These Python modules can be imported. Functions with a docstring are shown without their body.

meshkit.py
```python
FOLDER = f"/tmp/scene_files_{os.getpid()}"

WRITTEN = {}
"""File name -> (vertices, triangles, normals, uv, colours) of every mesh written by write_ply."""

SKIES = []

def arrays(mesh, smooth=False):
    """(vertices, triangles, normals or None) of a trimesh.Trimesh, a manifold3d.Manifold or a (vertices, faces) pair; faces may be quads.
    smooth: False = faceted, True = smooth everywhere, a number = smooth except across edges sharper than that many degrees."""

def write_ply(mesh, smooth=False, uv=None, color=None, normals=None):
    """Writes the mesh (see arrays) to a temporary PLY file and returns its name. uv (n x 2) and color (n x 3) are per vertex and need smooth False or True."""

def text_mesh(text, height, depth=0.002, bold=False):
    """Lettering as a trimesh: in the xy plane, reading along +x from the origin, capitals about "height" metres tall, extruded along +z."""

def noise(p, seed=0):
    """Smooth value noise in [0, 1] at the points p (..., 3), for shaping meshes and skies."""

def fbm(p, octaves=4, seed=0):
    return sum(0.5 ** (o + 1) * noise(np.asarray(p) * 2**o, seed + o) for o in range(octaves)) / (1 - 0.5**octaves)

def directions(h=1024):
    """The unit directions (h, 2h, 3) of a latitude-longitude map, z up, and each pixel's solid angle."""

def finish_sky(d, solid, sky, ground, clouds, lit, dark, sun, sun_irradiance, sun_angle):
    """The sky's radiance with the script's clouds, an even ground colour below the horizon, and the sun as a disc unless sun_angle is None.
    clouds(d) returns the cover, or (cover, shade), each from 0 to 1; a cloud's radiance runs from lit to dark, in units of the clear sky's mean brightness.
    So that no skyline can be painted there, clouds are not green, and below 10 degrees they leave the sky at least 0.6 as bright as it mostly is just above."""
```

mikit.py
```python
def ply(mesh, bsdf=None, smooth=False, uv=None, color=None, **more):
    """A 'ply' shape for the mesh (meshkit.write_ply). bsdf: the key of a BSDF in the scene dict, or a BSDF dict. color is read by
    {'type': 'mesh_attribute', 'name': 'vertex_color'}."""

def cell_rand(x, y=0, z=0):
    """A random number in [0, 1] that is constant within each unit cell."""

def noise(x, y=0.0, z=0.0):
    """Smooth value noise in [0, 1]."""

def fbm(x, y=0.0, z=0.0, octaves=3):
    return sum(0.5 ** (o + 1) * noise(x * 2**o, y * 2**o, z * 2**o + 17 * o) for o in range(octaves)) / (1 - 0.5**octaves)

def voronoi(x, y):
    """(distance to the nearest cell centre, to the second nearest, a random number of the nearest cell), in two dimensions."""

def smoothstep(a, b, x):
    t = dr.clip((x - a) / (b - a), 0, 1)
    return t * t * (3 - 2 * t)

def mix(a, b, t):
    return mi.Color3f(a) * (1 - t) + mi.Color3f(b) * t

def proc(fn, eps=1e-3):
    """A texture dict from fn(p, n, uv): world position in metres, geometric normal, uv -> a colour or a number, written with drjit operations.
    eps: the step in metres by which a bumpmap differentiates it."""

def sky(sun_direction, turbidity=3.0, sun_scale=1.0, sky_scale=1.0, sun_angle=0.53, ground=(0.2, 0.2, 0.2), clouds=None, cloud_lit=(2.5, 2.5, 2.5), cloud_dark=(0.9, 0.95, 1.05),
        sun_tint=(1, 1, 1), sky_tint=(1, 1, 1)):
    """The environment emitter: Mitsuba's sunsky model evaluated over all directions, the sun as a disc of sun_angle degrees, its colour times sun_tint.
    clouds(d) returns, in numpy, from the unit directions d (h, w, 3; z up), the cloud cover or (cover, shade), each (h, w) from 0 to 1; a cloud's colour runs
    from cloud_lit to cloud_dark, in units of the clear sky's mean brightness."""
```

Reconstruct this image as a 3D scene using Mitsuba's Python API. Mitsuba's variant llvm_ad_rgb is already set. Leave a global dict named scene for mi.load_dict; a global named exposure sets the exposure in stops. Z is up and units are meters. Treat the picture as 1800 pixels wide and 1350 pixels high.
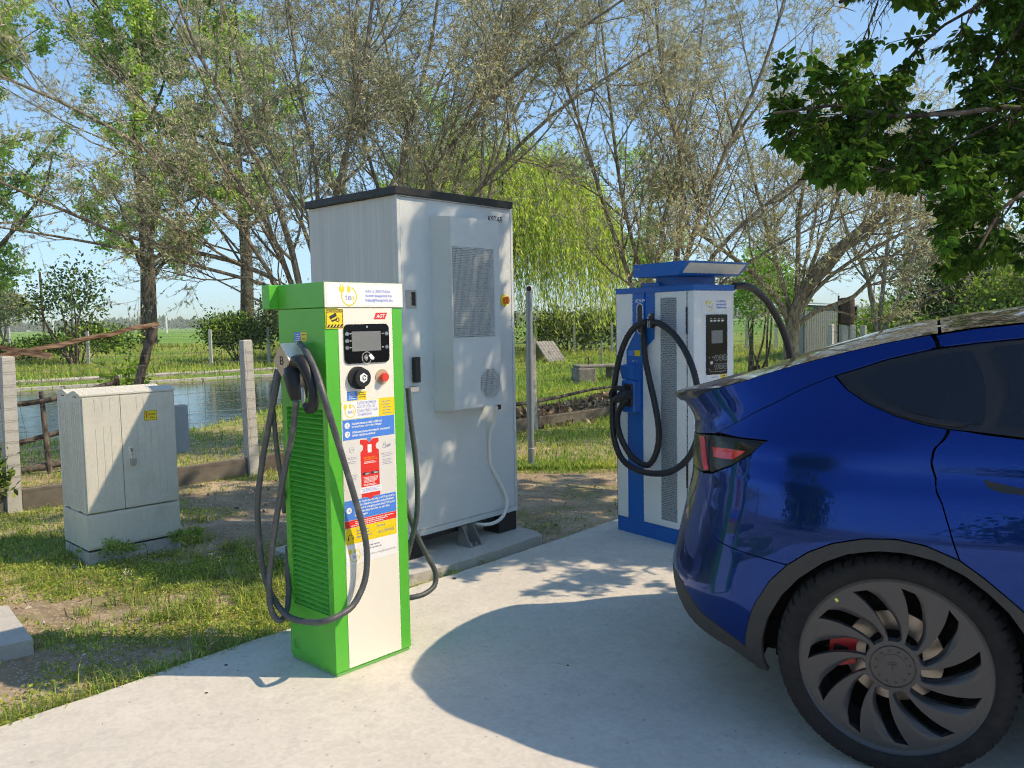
import math, random
import numpy as np, trimesh, shapely, manifold3d
import shapely.geometry as sg
import drjit as dr
import mitsuba as mi
import mikit, meshkit
from mikit import proc, fbm, noise, voronoi, cell_rand, smoothstep, mix

T = mi.ScalarTransform4f
scene, labels = {}, {}
random.seed(7)
rng = np.random.default_rng(11)

# ------------------------------------------------------------------ camera, light, exposure
CAM_H = 1.5
PITCH, ROLL = 0.07441, -0.01854
fwd = np.array([0, math.cos(PITCH), -math.sin(PITCH)])
rt0 = np.array([1.0, 0, 0]); up0 = np.cross(rt0, fwd)
up = up0 * math.cos(ROLL) - rt0 * math.sin(ROLL)
scene['camera'] = {'type': 'perspective', 'fov': math.degrees(2 * math.atan(900 / 1477.6)), 'fov_axis': 'x',
                   'near_clip': 0.05, 'far_clip': 6000.0,
                   'to_world': T().look_at(origin=[0, 0, CAM_H], target=[0, float(fwd[1]), CAM_H + float(fwd[2])], up=[float(v) for v in up])}
SUN_AZ, SUN_EL = math.radians(-4.5), math.radians(46)
SUN = [math.cos(SUN_AZ) * math.cos(SUN_EL), math.sin(SUN_AZ) * math.cos(SUN_EL), math.sin(SUN_EL)]
scene['sky'] = mikit.sky(SUN, turbidity=3.0, sky_scale=1.7, sky_tint=(.99, 1.03, 1.05), sun_tint=(1, .975, .925), ground=(0.16, 0.17, 0.10))
exposure = 1.72

# ------------------------------------------------------------------ helpers
used = set()
def key_of(name):
    k, i = name, 0
    while k in used:
        i += 1; k = f'{name}_{i:03d}'
    used.add(k); return k
def thing(name, label, cat, group=None, kind=None):
    k = key_of(name); labels[k] = {'label': label, 'category': cat}
    if group: labels[k]['group'] = group
    if kind: labels[k]['kind'] = kind
    return k
def tri(m):
    if isinstance(m, (tuple, list)):
        v, f = np.asarray(m[0], float), np.asarray(m[1], int)
        if f.shape[1] == 4: f = np.vstack([f[:, [0, 1, 2]], f[:, [0, 2, 3]]])
        return v, f
    if hasattr(m, 'to_mesh'):
        q = m.to_mesh(); return np.array(q.vert_properties[:, :3], float), np.array(q.tri_verts, int)
    return np.asarray(m.vertices, float), np.asarray(m.faces, int)
def join(*ms):
    ms = [tri(m) for m in (ms[0] if len(ms) == 1 and isinstance(ms[0], list) else ms)]
    at = np.cumsum([0] + [len(m[0]) for m in ms])
    return np.vstack([m[0] for m in ms]), np.vstack([m[1] + a for m, a in zip(ms, at)])
def move(m, X):
    v, f = tri(m); return v @ X[:3, :3].T + X[:3, 3], f
def add(name, mesh, bsdf, X=None, smooth=False, color=None, label=None, kind=None, exact=False, **more):
    k = name if exact else key_of(name)
    v, f = tri(mesh)
    if X is not None: v = v @ X[:3, :3].T + X[:3, 3]
    scene[k] = mikit.ply(trimesh.Trimesh(v, f, process=False), bsdf, smooth=smooth, color=color, **more)
    if label or kind:
        d = labels.setdefault(k, {})
        if label: d['label'] = label
        if kind: d['kind'] = kind
    return k
def frame(C, a, z=0.0):
    X = np.eye(4); X[:3, 0] = [math.cos(a), math.sin(a), 0]; X[:3, 1] = [-math.sin(a), math.cos(a), 0]; X[:3, 3] = [*C, z]; return X
def shift(x=0, y=0, z=0):
    X = np.eye(4); X[:3, 3] = [x, y, z]; return X
def rot(axis, deg, at=(0, 0, 0)):
    return trimesh.transformations.rotation_matrix(math.radians(deg), axis, at)
def hull(pts): 
    return trimesh.convex.convex_hull(np.asarray(pts, float))
def bx(x0, x1, y0, y1, z0, z1, b=0.0):
    if b <= 0:
        m = trimesh.creation.box(extents=[x1 - x0, y1 - y0, z1 - z0]); m.apply_translation([(x0 + x1) / 2, (y0 + y1) / 2, (z0 + z1) / 2]); return m
    P = []
    for x, sx in ((x0, 1), (x1, -1)):
        for y, sy in ((y0, 1), (y1, -1)):
            for z, sz in ((z0, 1), (z1, -1)):
                P += [(x + sx * b, y + sy * b, z), (x + sx * b, y, z + sz * b), (x, y + sy * b, z + sz * b)]
    return hull(P)
def cyl(p0, p1, r, n=20, r2=None):
    p0, p1 = np.asarray(p0, float), np.asarray(p1, float); r2 = r if r2 is None else r2
    d = p1 - p0; d /= np.linalg.norm(d); a = np.cross(d, [0, 0, 1.0] if abs(d[2]) < .9 else [1.0, 0, 0]); a /= np.linalg.norm(a); b = np.cross(d, a)
    t = np.arange(n) * 2 * np.pi / n; ring = np.cos(t)[:, None] * a + np.sin(t)[:, None] * b
    return hull(np.vstack([p0 + ring * r, p1 + ring * r2]))
def prism(poly, y0, y1, axis='y'):
    """extrudes a shapely polygon given in (x, z); front at y0, back at y1"""
    ms = []
    for g in getattr(poly, 'geoms', [poly]):
        m = trimesh.creation.extrude_polygon(g, y1 - y0, engine='earcut')
        v = np.array(m.vertices); ms.append((np.stack([v[:, 0], y1 - v[:, 2], v[:, 1]], 1), np.array(m.faces)))
    return join(ms)
def rrect(x0, x1, z0, z1, r):
    return sg.box(x0 + r, z0 + r, x1 - r, z1 - r).buffer(r, 6)
def catmull(P, n=8):
    P = np.asarray(P, float); Q = np.vstack([2 * P[0] - P[1], P, 2 * P[-1] - P[-2]]); out = []
    for i in range(1, len(Q) - 2):
        p0, p1, p2, p3 = Q[i - 1:i + 3]; t = np.linspace(0, 1, n, endpoint=False)[:, None]
        out.append(.5 * (2 * p1 + (p2 - p0) * t + (2 * p0 - 5 * p1 + 4 * p2 - p3) * t**2 + (3 * p1 - p0 - 3 * p2 + p3) * t**3))
    return np.vstack(out + [P[-1:]])
def tube(P, r, n=10, caps=True):
    P = np.asarray(P, float); m = len(P); r = np.broadcast_to(np.asarray(r, float), (m,))
    t = np.gradient(P, axis=0); t /= np.linalg.norm(t, axis=1, keepdims=True) + 1e-12
    a = np.cross(t[0], [0, 0, 1.0] if abs(t[0][2]) < .9 else [1.0, 0, 0]); A = []
    for i in range(m):
        a = a - t[i] * (a @ t[i]); a /= np.linalg.norm(a) + 1e-12; A.append(a)
    A = np.array(A); B = np.cross(t, A); th = np.arange(n) * 2 * np.pi / n
    V = (P[:, None] + r[:, None, None] * (np.cos(th)[None, :, None] * A[:, None] + np.sin(th)[None, :, None] * B[:, None])).reshape(-1, 3)
    i = np.arange(m - 1)[:, None] * n; j = np.arange(n)[None]; k = (j + 1) % n
    F = np.vstack([np.stack([i + j, i + k, i + n + k], -1).reshape(-1, 3), np.stack([i + j, i + n + k, i + n + j], -1).reshape(-1, 3)])
    if caps:
        V = np.vstack([V, P[:1], P[-1:]]); c0, c1 = m * n, m * n + 1; q = np.arange(n)
        F = np.vstack([F, np.stack([(q + 1) % n, q, np.full(n, c0)], 1), np.stack([q + (m - 1) * n, (q + 1) % n + (m - 1) * n, np.full(n, c1)], 1)])
    return V, F
FRONT = np.array([[1, 0, 0], [0, 0, -1], [0, 1, 0.0]]); LEFT = np.array([[0, 0, -1], [-1, 0, 0], [0, 1, 0.0]])
def text(s, h, x, z, y=0.0, face=FRONT, width=None, slant=0.0, bold=False, depth=0.0006, up_slope=0.0):
    """lettering on a front (x, z at y) or left face (x is then the distance along -y)"""
    m = meshkit.text_mesh(s, h, depth, bold); v = np.array(m.vertices); f = np.array(m.faces)
    if width: v[:, 0] *= width / max(v[:, 0].max(), 1e-6)
    v[:, 0] += v[:, 1] * slant
    o = np.array([x, y, z]) if face is FRONT else np.array([y, x, z])
    return v @ face.T + o, f
def ring_poly(cx, cz, r, w, a0=0, a1=360, n=40):
    t = np.radians(np.linspace(a0, a1, n)); return sg.LineString(np.stack([cx + r * np.cos(t), cz + r * np.sin(t)], 1)).buffer(w / 2, cap_style=1)

# ------------------------------------------------------------------ materials
def rgb(*c): return {'type': 'rgb', 'value': [float(v) for v in c]}
def srgb(r, g, b): 
    return tuple((v / 255 / 12.92) if v < 10.3 else ((v / 255 + .055) / 1.055) ** 2.4 for v in (r, g, b))
def mat(name, color, rough=.5, metal=0.0, spec=.5, coat=0.0, gloss=.95, two=True, bump=None, bscale=1.0):
    b = {'type': 'principled', 'base_color': color if isinstance(color, dict) else rgb(*color), 'roughness': rough, 'metallic': metal, 'specular': spec}
    if coat: b['clearcoat'] = coat; b['clearcoat_gloss'] = gloss
    if bump is not None: b = {'type': 'bumpmap', 'scale': bscale, 'arbitrary': bump, 'bsdf': b}
    scene[name] = {'type': 'twosided', 'bsdf': b} if two else b
def grained(base, amt=.08, fine=60.0, coarse=4.0, dirt=None, dirt_amt=.0, ds=9.0):
    """a colour with small tonal grain and optional specks of dirt"""
    base = [float(v) for v in base]
    def fn(p, n, uv):
        g = fbm(p.x * fine, p.y * fine, p.z * fine, octaves=2) - .5
        c = fbm(p.x * coarse, p.y * coarse, p.z * coarse, octaves=3) - .5
        k = 1 + amt * (g + c) * 2
        col = mi.Color3f(*base) * k
        if dirt is not None:
            d = smoothstep(.55, .78, fbm(p.x * ds, p.y * ds, p.z * ds * .6 + 5, octaves=4))
            col = mix(col, mi.Color3f(*[float(v) for v in dirt]), d * dirt_amt)
        return col
    return proc(fn)
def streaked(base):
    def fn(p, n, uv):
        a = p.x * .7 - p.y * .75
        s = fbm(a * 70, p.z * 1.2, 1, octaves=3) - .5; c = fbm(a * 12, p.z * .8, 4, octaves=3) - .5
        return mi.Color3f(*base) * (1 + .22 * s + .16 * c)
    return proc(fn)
mat('m_green', (.10, .46, .045), .33)
mat('m_green_dull', (.16, .42, .11), .55)
mat('m_cream', (.80, .775, .68), .4)
mat('m_cab_white', grained((.57, .605, .61), .03, 40, 2.5, (.42, .42, .38), .12, 3.0), .42)
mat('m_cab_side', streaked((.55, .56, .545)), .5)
mat('m_white', (.82, .83, .82), .4)
mat('m_label_white', (.84, .84, .84), .35)
mat('m_label_grey', (.70, .69, .66), .4)
mat('m_label_blue', (.085, .24, .72), .35)
mat('m_label_red', (.72, .045, .035), .35)
mat('m_label_yellow', (.80, .62, .02), .35)
mat('m_logo_yellow', (.74, .66, .05), .4)
mat('m_print_blue', (.16, .22, .62), .5)
mat('m_print_grey', (.30, .31, .38), .5)
mat('m_print_dark', (.03, .03, .04), .5)
mat('m_black_gloss', (.006, .006, .007), .14, 0, .25)
mat('m_black', (.012, .012, .013), .45)
mat('m_rubber', (.020, .022, .025), .45, 0, .35)
mat('m_hose', (.012, .014, .018), .42)
mat('m_cable', grained((.075, .08, .088), .15, 90, 12, (.22, .21, .19), .35, 25.0), .45)
mat('m_lcd', (.19, .20, .20), .25)
mat('m_chrome', (.75, .75, .74), .18, 1.0)
mat('m_steel', (.42, .43, .43), .42, .9)
mat('m_estop', (.72, .06, .035), .35)
mat('m_tan', (.46, .36, .24), .5)
mat('m_blue_plug', (.02, .22, .72), .35)
mat('m_fin', (.10, .103, .106), .6, .1)
mat('m_blue', (.005, .125, .48), .34)
mat('m_orange', (.75, .22, .02), .4)
mat('m_ec', grained((.60, .595, .53), .05, 50, 3.0, (.40, .38, .31), .25, 7.0), .5)
mat('m_ec_grey', (.36, .40, .43), .45)
mat('m_capblack', (.013, .015, .017), .5)
def ramp(t, stops):
    c = mi.Color3f(*stops[0][1])
    for (a, ca), (b, cb) in zip(stops, stops[1:]):
        c = mix(c, mi.Color3f(*cb), smoothstep(a, b, t))
    return c
def concrete_fn(base, dark, seed=0.0, speck=1.0):
    def fn(p, n, uv):
        x, y, z = p.x + seed, p.y, p.z
        big = fbm(x * .7, y * .7, z, octaves=4); mid = fbm(x * 6, y * 6, z * 6, octaves=4); fine = fbm(x * 70, y * 70, z * 70, octaves=2)
        c = mi.Color3f(*base) * (.86 + .18 * big + .16 * (mid - .5) + .16 * (fine - .5))
        st = smoothstep(.56, .74, fbm(x * 1.6 + 4, y * 1.6, z, octaves=5))
        c = mix(c, mi.Color3f(*dark), .16 * st)
        s2 = smoothstep(.60, .66, fbm(x * 22, y * 22, z * 22 + 3, octaves=3))
        c = mix(c, mi.Color3f(*dark) * .85, .14 * s2)
        d1, d2, r = voronoi(x * 9, y * 9)
        sp = smoothstep(.075, .03, d1) * smoothstep(.80, .82, r) * speck
        return mix(c, mi.Color3f(.10, .09, .075), .35 * sp)
    return fn
mat('m_concrete', proc(concrete_fn((.575, .55, .495), (.38, .36, .32))), .85, bump=proc(lambda p, n, uv: .0012 * fbm(p.x * 60, p.y * 60, p.z * 60, octaves=3) + .004 * fbm(p.x * 5, p.y * 5, 0, octaves=3), .002))
mat('m_concrete_rough', proc(concrete_fn((.46, .445, .41), (.27, .26, .235), 3.3)), .9, bump=proc(lambda p, n, uv: .004 * fbm(p.x * 40, p.y * 40, p.z * 40, octaves=3), .002))
mat('m_post', proc(concrete_fn((.50, .49, .46), (.27, .26, .24), 7.7, 0.0)), .9)
def soil_fn(p, n, uv):
    x, y = p.x, p.y
    big = fbm(x * .8 + 3, y * .8, 0, octaves=4); mid = fbm(x * 5, y * 5, 2, octaves=4); fine = fbm(x * 55, y * 55, 0, octaves=3)
    c = mix(mi.Color3f(.25, .195, .13), mi.Color3f(.42, .34, .24), smoothstep(.3, .7, .5 * big + .5 * mid)) * (.75 + .5 * fine)
    d1, d2, r = voronoi(x * 42, y * 42)
    c = mix(c, mi.Color3f(.42, .38, .31) * (.5 + .7 * r), smoothstep(.30, .18, d1) * smoothstep(.62, .66, r) * .8)
    c = mix(c, mi.Color3f(.13, .17, .04), .7 * smoothstep(.5, .64, fbm(x * 1.7, y * 1.7, 5, octaves=5)) * smoothstep(.35, .6, fine))
    far = smoothstep(9.5, 14.0, y + .2 * x + 2.5 * (big - .5))
    gr = mix(mi.Color3f(.11, .19, .035), mi.Color3f(.20, .25, .06), smoothstep(.3, .7, fbm(x * .5, y * .9, 7, octaves=5))) * (.7 + .6 * fine)
    c = mix(c, gr, far)
    field = mix(mi.Color3f(.095, .20, .035), mi.Color3f(.13, .22, .05), fbm(x * .02, y * .05, 1, octaves=3))
    c = mix(c, field, smoothstep(70, 100, y))
    return c
mat('m_soil', proc(soil_fn), .95, spec=.2, bump=proc(lambda p, n, uv: .012 * fbm(p.x * 30, p.y * 30, 0, octaves=3), .004))
scene['m_leafcol'] = {'type': 'twosided', 'bsdf': {'type': 'diffuse', 'reflectance': {'type': 'mesh_attribute', 'name': 'vertex_color'}}}
scene['m_leafthin'] = {'type': 'principledthin', 'base_color': {'type': 'mesh_attribute', 'name': 'vertex_color'}, 'roughness': .45, 'diff_trans': .9, 'spec_tint': 0.0, 'eta': 1.35}
scene['m_maple'] = {'type': 'principledthin', 'base_color': {'type': 'mesh_attribute', 'name': 'vertex_color'}, 'roughness': .42, 'diff_trans': .7, 'eta': 1.4}
def bark_fn(c0, c1, s=1.0):
    def fn(p, n, uv):
        f = fbm(p.x * 22 * s, p.y * 22 * s, p.z * 6 * s, octaves=4)
        return mix(mi.Color3f(*c0), mi.Color3f(*c1), smoothstep(.3, .7, f))
    return fn
mat('m_bark_dark', proc(bark_fn((.045, .035, .026), (.16, .13, .10))), .95, spec=.2)
mat('m_bark_grey', proc(bark_fn((.14, .12, .085), (.34, .295, .22), 2.0)), .95, spec=.2)
def wood_fn(p, n, uv):
    f = fbm(p.x * 9, p.y * 9, p.z * 40, octaves=4)
    return mix(mi.Color3f(.10, .055, .03), mi.Color3f(.33, .23, .15), smoothstep(.3, .72, f))
mat('m_wood', proc(wood_fn), .9, spec=.2)
def wood2_fn(p, n, uv):
    f = fbm(p.x * 30, p.y * 30, p.z * 9, octaves=4)
    return mix(mi.Color3f(.05, .042, .036), mi.Color3f(.20, .17, .14), smoothstep(.3, .72, f))
mat('m_wood_grey', proc(wood2_fn), .9, spec=.2)

# ------------------------------------------------------------------ terrain
def gz(x, y):
    """height of the natural ground"""
    x, y = np.asarray(x, float), np.asarray(y, float)
    P = np.stack([x, y, 0 * x], -1)
    s = (y - 4.01 - (x + 1.12) * 1.15) / 1.524           # signed distance beyond the slab's edge
    h = -.035 + .05 * (meshkit.fbm(P * .9, 3, 5) - .5) * np.clip(s, 0, 1) + .03 * (meshkit.fbm(P * 4, 3, 9) - .5) * np.clip(s * 2, .15, 1)
    h = np.where(s < -.15, -.16, h)
    # pond: distance field of its outline
    d = pond_d(x, y)
    h = np.where(d < 0, np.maximum(-.22 + d * .5, -1.3), np.where(d < .8, h - (.22) * (1 - d / .8) ** 2, h))
    bank = np.exp(-((y - (42 + .0 * x)) / 5.0) ** 2) * (x < 2) * np.clip((2 - x) / 8, 0, 1)
    return h + .55 * bank
POND = sg.Polygon([(-40, 7), (-20, 10), (-10, 11.2), (-7.6, 11.5), (-6.9, 12.2), (-5.3, 13.0), (-4.9, 15.8), (-4.8, 19), (-3.4, 24), (-3.8, 28), (-7.0, 29), (-8.8, 27.6), (-10.5, 26.2), (-14.2, 23.2), (-21, 20), (-40, 16)]).buffer(.6).buffer(-.6)
def pond_d(x, y):
    pts = shapely.points(x.ravel(), y.ravel()); near = (x.ravel() > -45) & (x.ravel() < 2) & (y.ravel() > 4) & (y.ravel() < 40)
    d = np.full(x.size, 50.0)
    if near.any():
        q = pts[near]; dd = shapely.distance(POND.exterior, q); dd[shapely.contains(POND, q)] *= -1; d[near] = dd
    return d.reshape(x.shape)
def sheet(xs, ys, fz):
    X, Y = np.meshgrid(xs, ys); Z = fz(X, Y); n, m = X.shape
    i = (np.arange(n - 1)[:, None] * m + np.arange(m - 1)[None]).ravel()
    return np.stack([X.ravel(), Y.ravel(), Z.ravel()], 1), np.stack([i, i + 1, i + m + 1, i + m], 1)
xs = np.concatenate([-np.geomspace(14, 3000, 46)[::-1], np.linspace(-13.8, 7, 250), np.geomspace(7.2, 3000, 46)])
ys = np.concatenate([-np.geomspace(3, 1500, 20)[::-1], np.linspace(-2.8, 2.2, 24)[:-1], np.linspace(2.2, 16, 180), np.linspace(16.1, 45, 90), np.geomspace(45.5, 4500, 60)])
add('ground', sheet(xs, ys, gz), 'm_soil', smooth=True)
labels['ground'] = {'label': 'bare brown soil and patchy grass with green fields running to the horizon', 'category': 'ground', 'kind': 'structure'}
# pond water and its pale concrete rim on the far side
scene['m_water'] = {'type': 'roughplastic', 'diffuse_reflectance': rgb(.035, .05, .025), 'alpha': .02, 'int_ior': 1.333, 'nonlinear': True}
scene['m_water'] = {'type': 'bumpmap', 'scale': 1.0, 'arbitrary': proc(lambda p, n, uv: .006 * fbm(p.x * 3.0, p.y * 5.0, 0, octaves=3), .01), 'bsdf': scene['m_water']}
wp = POND.buffer(.3)
wm = trimesh.creation.extrude_polygon(wp, .02, engine='earcut'); 
v, f = tri(wm); add('pond_water', (v + [0, 0, -.22 - .02], f), 'm_water')
labels['pond_water'] = {'label': 'still pond water mirroring blue sky behind the wire fence', 'category': 'water', 'kind': 'structure'}
rim = [(-40, 16.3), (-21, 20.3), (-14.2, 23.6), (-10.5, 26.6), (-8.8, 28.0), (-6.8, 29.3), (-3.4, 28.8)]
rl = sg.LineString(rim)
def strip(line, w, z0, z1, step=.5):
    g = line.buffer(w / 2, cap_style=2, join_style=1); m = trimesh.creation.extrude_polygon(g, z1 - z0, engine='earcut'); v, f = tri(m); return v + [0, 0, z0], f
add('concrete_rim', strip(rl, .42, -.5, -.12), 'm_concrete_rough')
labels['concrete_rim'] = {'label': 'pale concrete edging along the far bank of the pond', 'category': 'edging', 'kind': 'structure'}
mat('m_gravel', grained((.33, .31, .28), .35, 25, 2), .95, spec=.2)
add('gravel_path', strip(rl.parallel_offset(1.0, 'left'), 1.1, -.2, .02), 'm_gravel')
labels['gravel_path'] = {'label': 'grey gravel path following the far edge of the pond', 'category': 'path', 'kind': 'structure'}

# ------------------------------------------------------------------ concrete slab the chargers and the car stand on
e0 = np.array([-3.4, 1.45]); e1 = np.array([4.4, 10.4])
edge = []
for t in np.linspace(0, 1, 240):
    p = e0 + (e1 - e0) * t; nrm = np.array([-(e1 - e0)[1], (e1 - e0)[0]]) / np.linalg.norm(e1 - e0)
    s = p[0] * 3.0
    w = .05 * (meshkit.fbm(np.array([[s * .35, 0, 0]]), 3, 2)[0] - .5) + .022 * (meshkit.fbm(np.array([[s * 4, 1, 0]]), 3, 4)[0] - .5)
    edge.append(tuple(p + nrm * w))
# measured edge: (-1.97,3.09) .. (-1.12,4.01) .. (-.17,5.19) .. (.75,6.22)
slab = sg.Polygon(edge + [(16, 10.4), (16, -8), (-3.4, -8)])
m = trimesh.creation.extrude_polygon(slab, .15, engine='earcut'); v, f = tri(m)
add('concrete_slab', (v + [0, 0, -.15], f), 'm_concrete')
labels['concrete_slab'] = {'label': 'pale cast concrete slab with an uneven broken edge against the soil', 'category': 'pavement', 'kind': 'structure'}
# ================================================================== green charging post
GX = frame((-.768, 3.474), .818)
gc = thing('charging_post', 'green and cream charging post with louvred side and looped grey cable', 'charging station')
def G(part, mesh, m, **k): return add(f'{gc}__{part}', mesh, m, X=GX, **k)
G('plinth', bx(.004, .406, .004, .344, 0, .014, .002), 'm_green_dull')
body = manifold3d.Manifold.cube((.41, .348, 1.55)).translate((0, 0, .018))
body -= manifold3d.Manifold.cube((.05, .277, .883)).translate((-.02, .035, .262))
body -= manifold3d.Manifold.cube((.05, .05, .035)).translate((-.046, .27, .055))
bk = G('body', body, 'm_green')
for i in range(40):
    z = .262 + (i + .5) * .883 / 40
    sl = bx(-.001, .020, .0365, .3105, -.0014, .0014, .0006)
    sl = move(sl, shift(0, 0, z) @ rot([0, 1, 0], -38, (.0095, 0, 0)))
    add(f'{gc}__louvre', sl, 'm_green', X=GX)
cap = G('cap', bx(0, .414, 0, .345, 1.571, 1.677, .003), 'm_green')
G('cap__rear_hood', bx(-.045, .459, .346, .405, 1.573, 1.677, .003), 'm_green')
sp = G('sign_panel', prism(sg.box(.001, 1.572, .413, 1.676), -.006, -.0008), 'm_cream', label='cream framed sign panel across the top')
G(f'sign_panel__label', prism(sg.box(.010, 1.579, .404, 1.668), -.0072, -.0062), 'm_label_white')
def tea_logo(cx, cz, r, y, pre, addf, face=FRONT, small=False):
    g = [ring_poly(cx, cz, r, r * .14, 165, 430)]
    g.append(sg.Polygon([(cx - r * 1.27, cz + r * 1.0), (cx - r * .62, cz + r * 1.0), (cx - r * .66, cz + r * .62), (cx - r * .86, cz + r * .42), (cx - r * 1.06, cz + r * .42), (cx - r * 1.26, cz + r * .62)]).buffer(r * .04))
    g += [sg.box(cx - r * 1.12, cz + r * .95, cx - r * 1.02, cz + r * 1.32), sg.box(cx - r * .84, cz + r * .95, cx - r * .74, cz + r * 1.32)]
    g.append(sg.LineString([(cx - r * .96, cz + r * .45), (cx - r * .97, cz + r * .1)]).buffer(r * .07))
    g.append(sg.Polygon([(cx - r * .12, cz + r * 1.18), (cx + r * .10, cz + r * 1.0), (cx + r * .22, cz + r * .62), (cx + r * .02, cz + r * .42), (cx - r * .22, cz + r * .55)]).buffer(r * .03))
    addf(pre + 'logo', prism(shapely.union_all(g), y - .0006, y), 'm_logo_yellow')
    for ch, dx, mt in (('t', -.52, 'm_print_grey'), ('e', -.20, 'm_print_blue'), ('a', .28, 'm_logo_yellow')):
        addf(pre + 'lettering', text(ch, r * .62, cx + dx * r, cz - r * .42, y, FRONT), mt)
tea_logo(.122, 1.618, .038, -.0073, 'sign_panel__', G)
for s, z, w in (('+36 1 300 9464', 1.634, .137), ('www.teapont.hu', 1.6155, .143), ('help@teapont.hu', 1.596, .148)):
    G('sign_panel__lettering', text(s, .0118, .206, z, -.0073, width=w, bold=True), 'm_print_blue')
G('front_panel', prism(sg.box(.066, .022, .352, 1.569), -.0022, -.0004), 'm_cream', label='cream front panel carrying labels, screen and socket')
Y = -.0024
# warning sign
G('warning_sign', prism(rrect(.003, .092, 1.483, 1.566, .004), Y - .0018, Y + .0016), 'm_label_yellow', label='yellow camera surveillance warning sign with black print')
yw = Y - .0020
fr = rrect(.006, .089, 1.486, 1.5635, .003).difference(rrect(.0085, .0865, 1.4885, 1.561, .002))
G('warning_sign__border', prism(fr, yw - .0005, yw), 'm_print_dark')
G('warning_sign__border', prism(sg.box(.0085, 1.5495, .0865, 1.5508), yw - .0005, yw), 'm_print_dark')
G('warning_sign__lettering', text('FIGYELEM', .0075, .012, 1.553, yw, width=.071, bold=True), 'm_print_dark')
hz = shapely.union_all([sg.Polygon([(.010 + i * .0155, 1.4895), (.018 + i * .0155, 1.4895), (.026 + i * .0155, 1.501), (.018 + i * .0155, 1.501)]) for i in range(-1, 5)]).intersection(sg.box(.0088, 1.4888, .0862, 1.502))
G('warning_sign__stripes', prism(hz, yw - .0005, yw), 'm_print_dark')
cg = shapely.union_all([shapely.affinity.rotate(sg.box(.022, 1.528, .058, 1.542), 24, (.04, 1.535)), sg.LineString([(.020, 1.531), (.050, 1.5465)]).buffer(.0014), sg.Point(.062, 1.520).buffer(.0095).difference(sg.Point(.062, 1.520).buffer(.006)), shapely.affinity.rotate(sg.box(.034, 1.515, .060, 1.522), 18), sg.LineString([(.030, 1.524), (.034, 1.512)]).buffer(.0012)])
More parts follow.
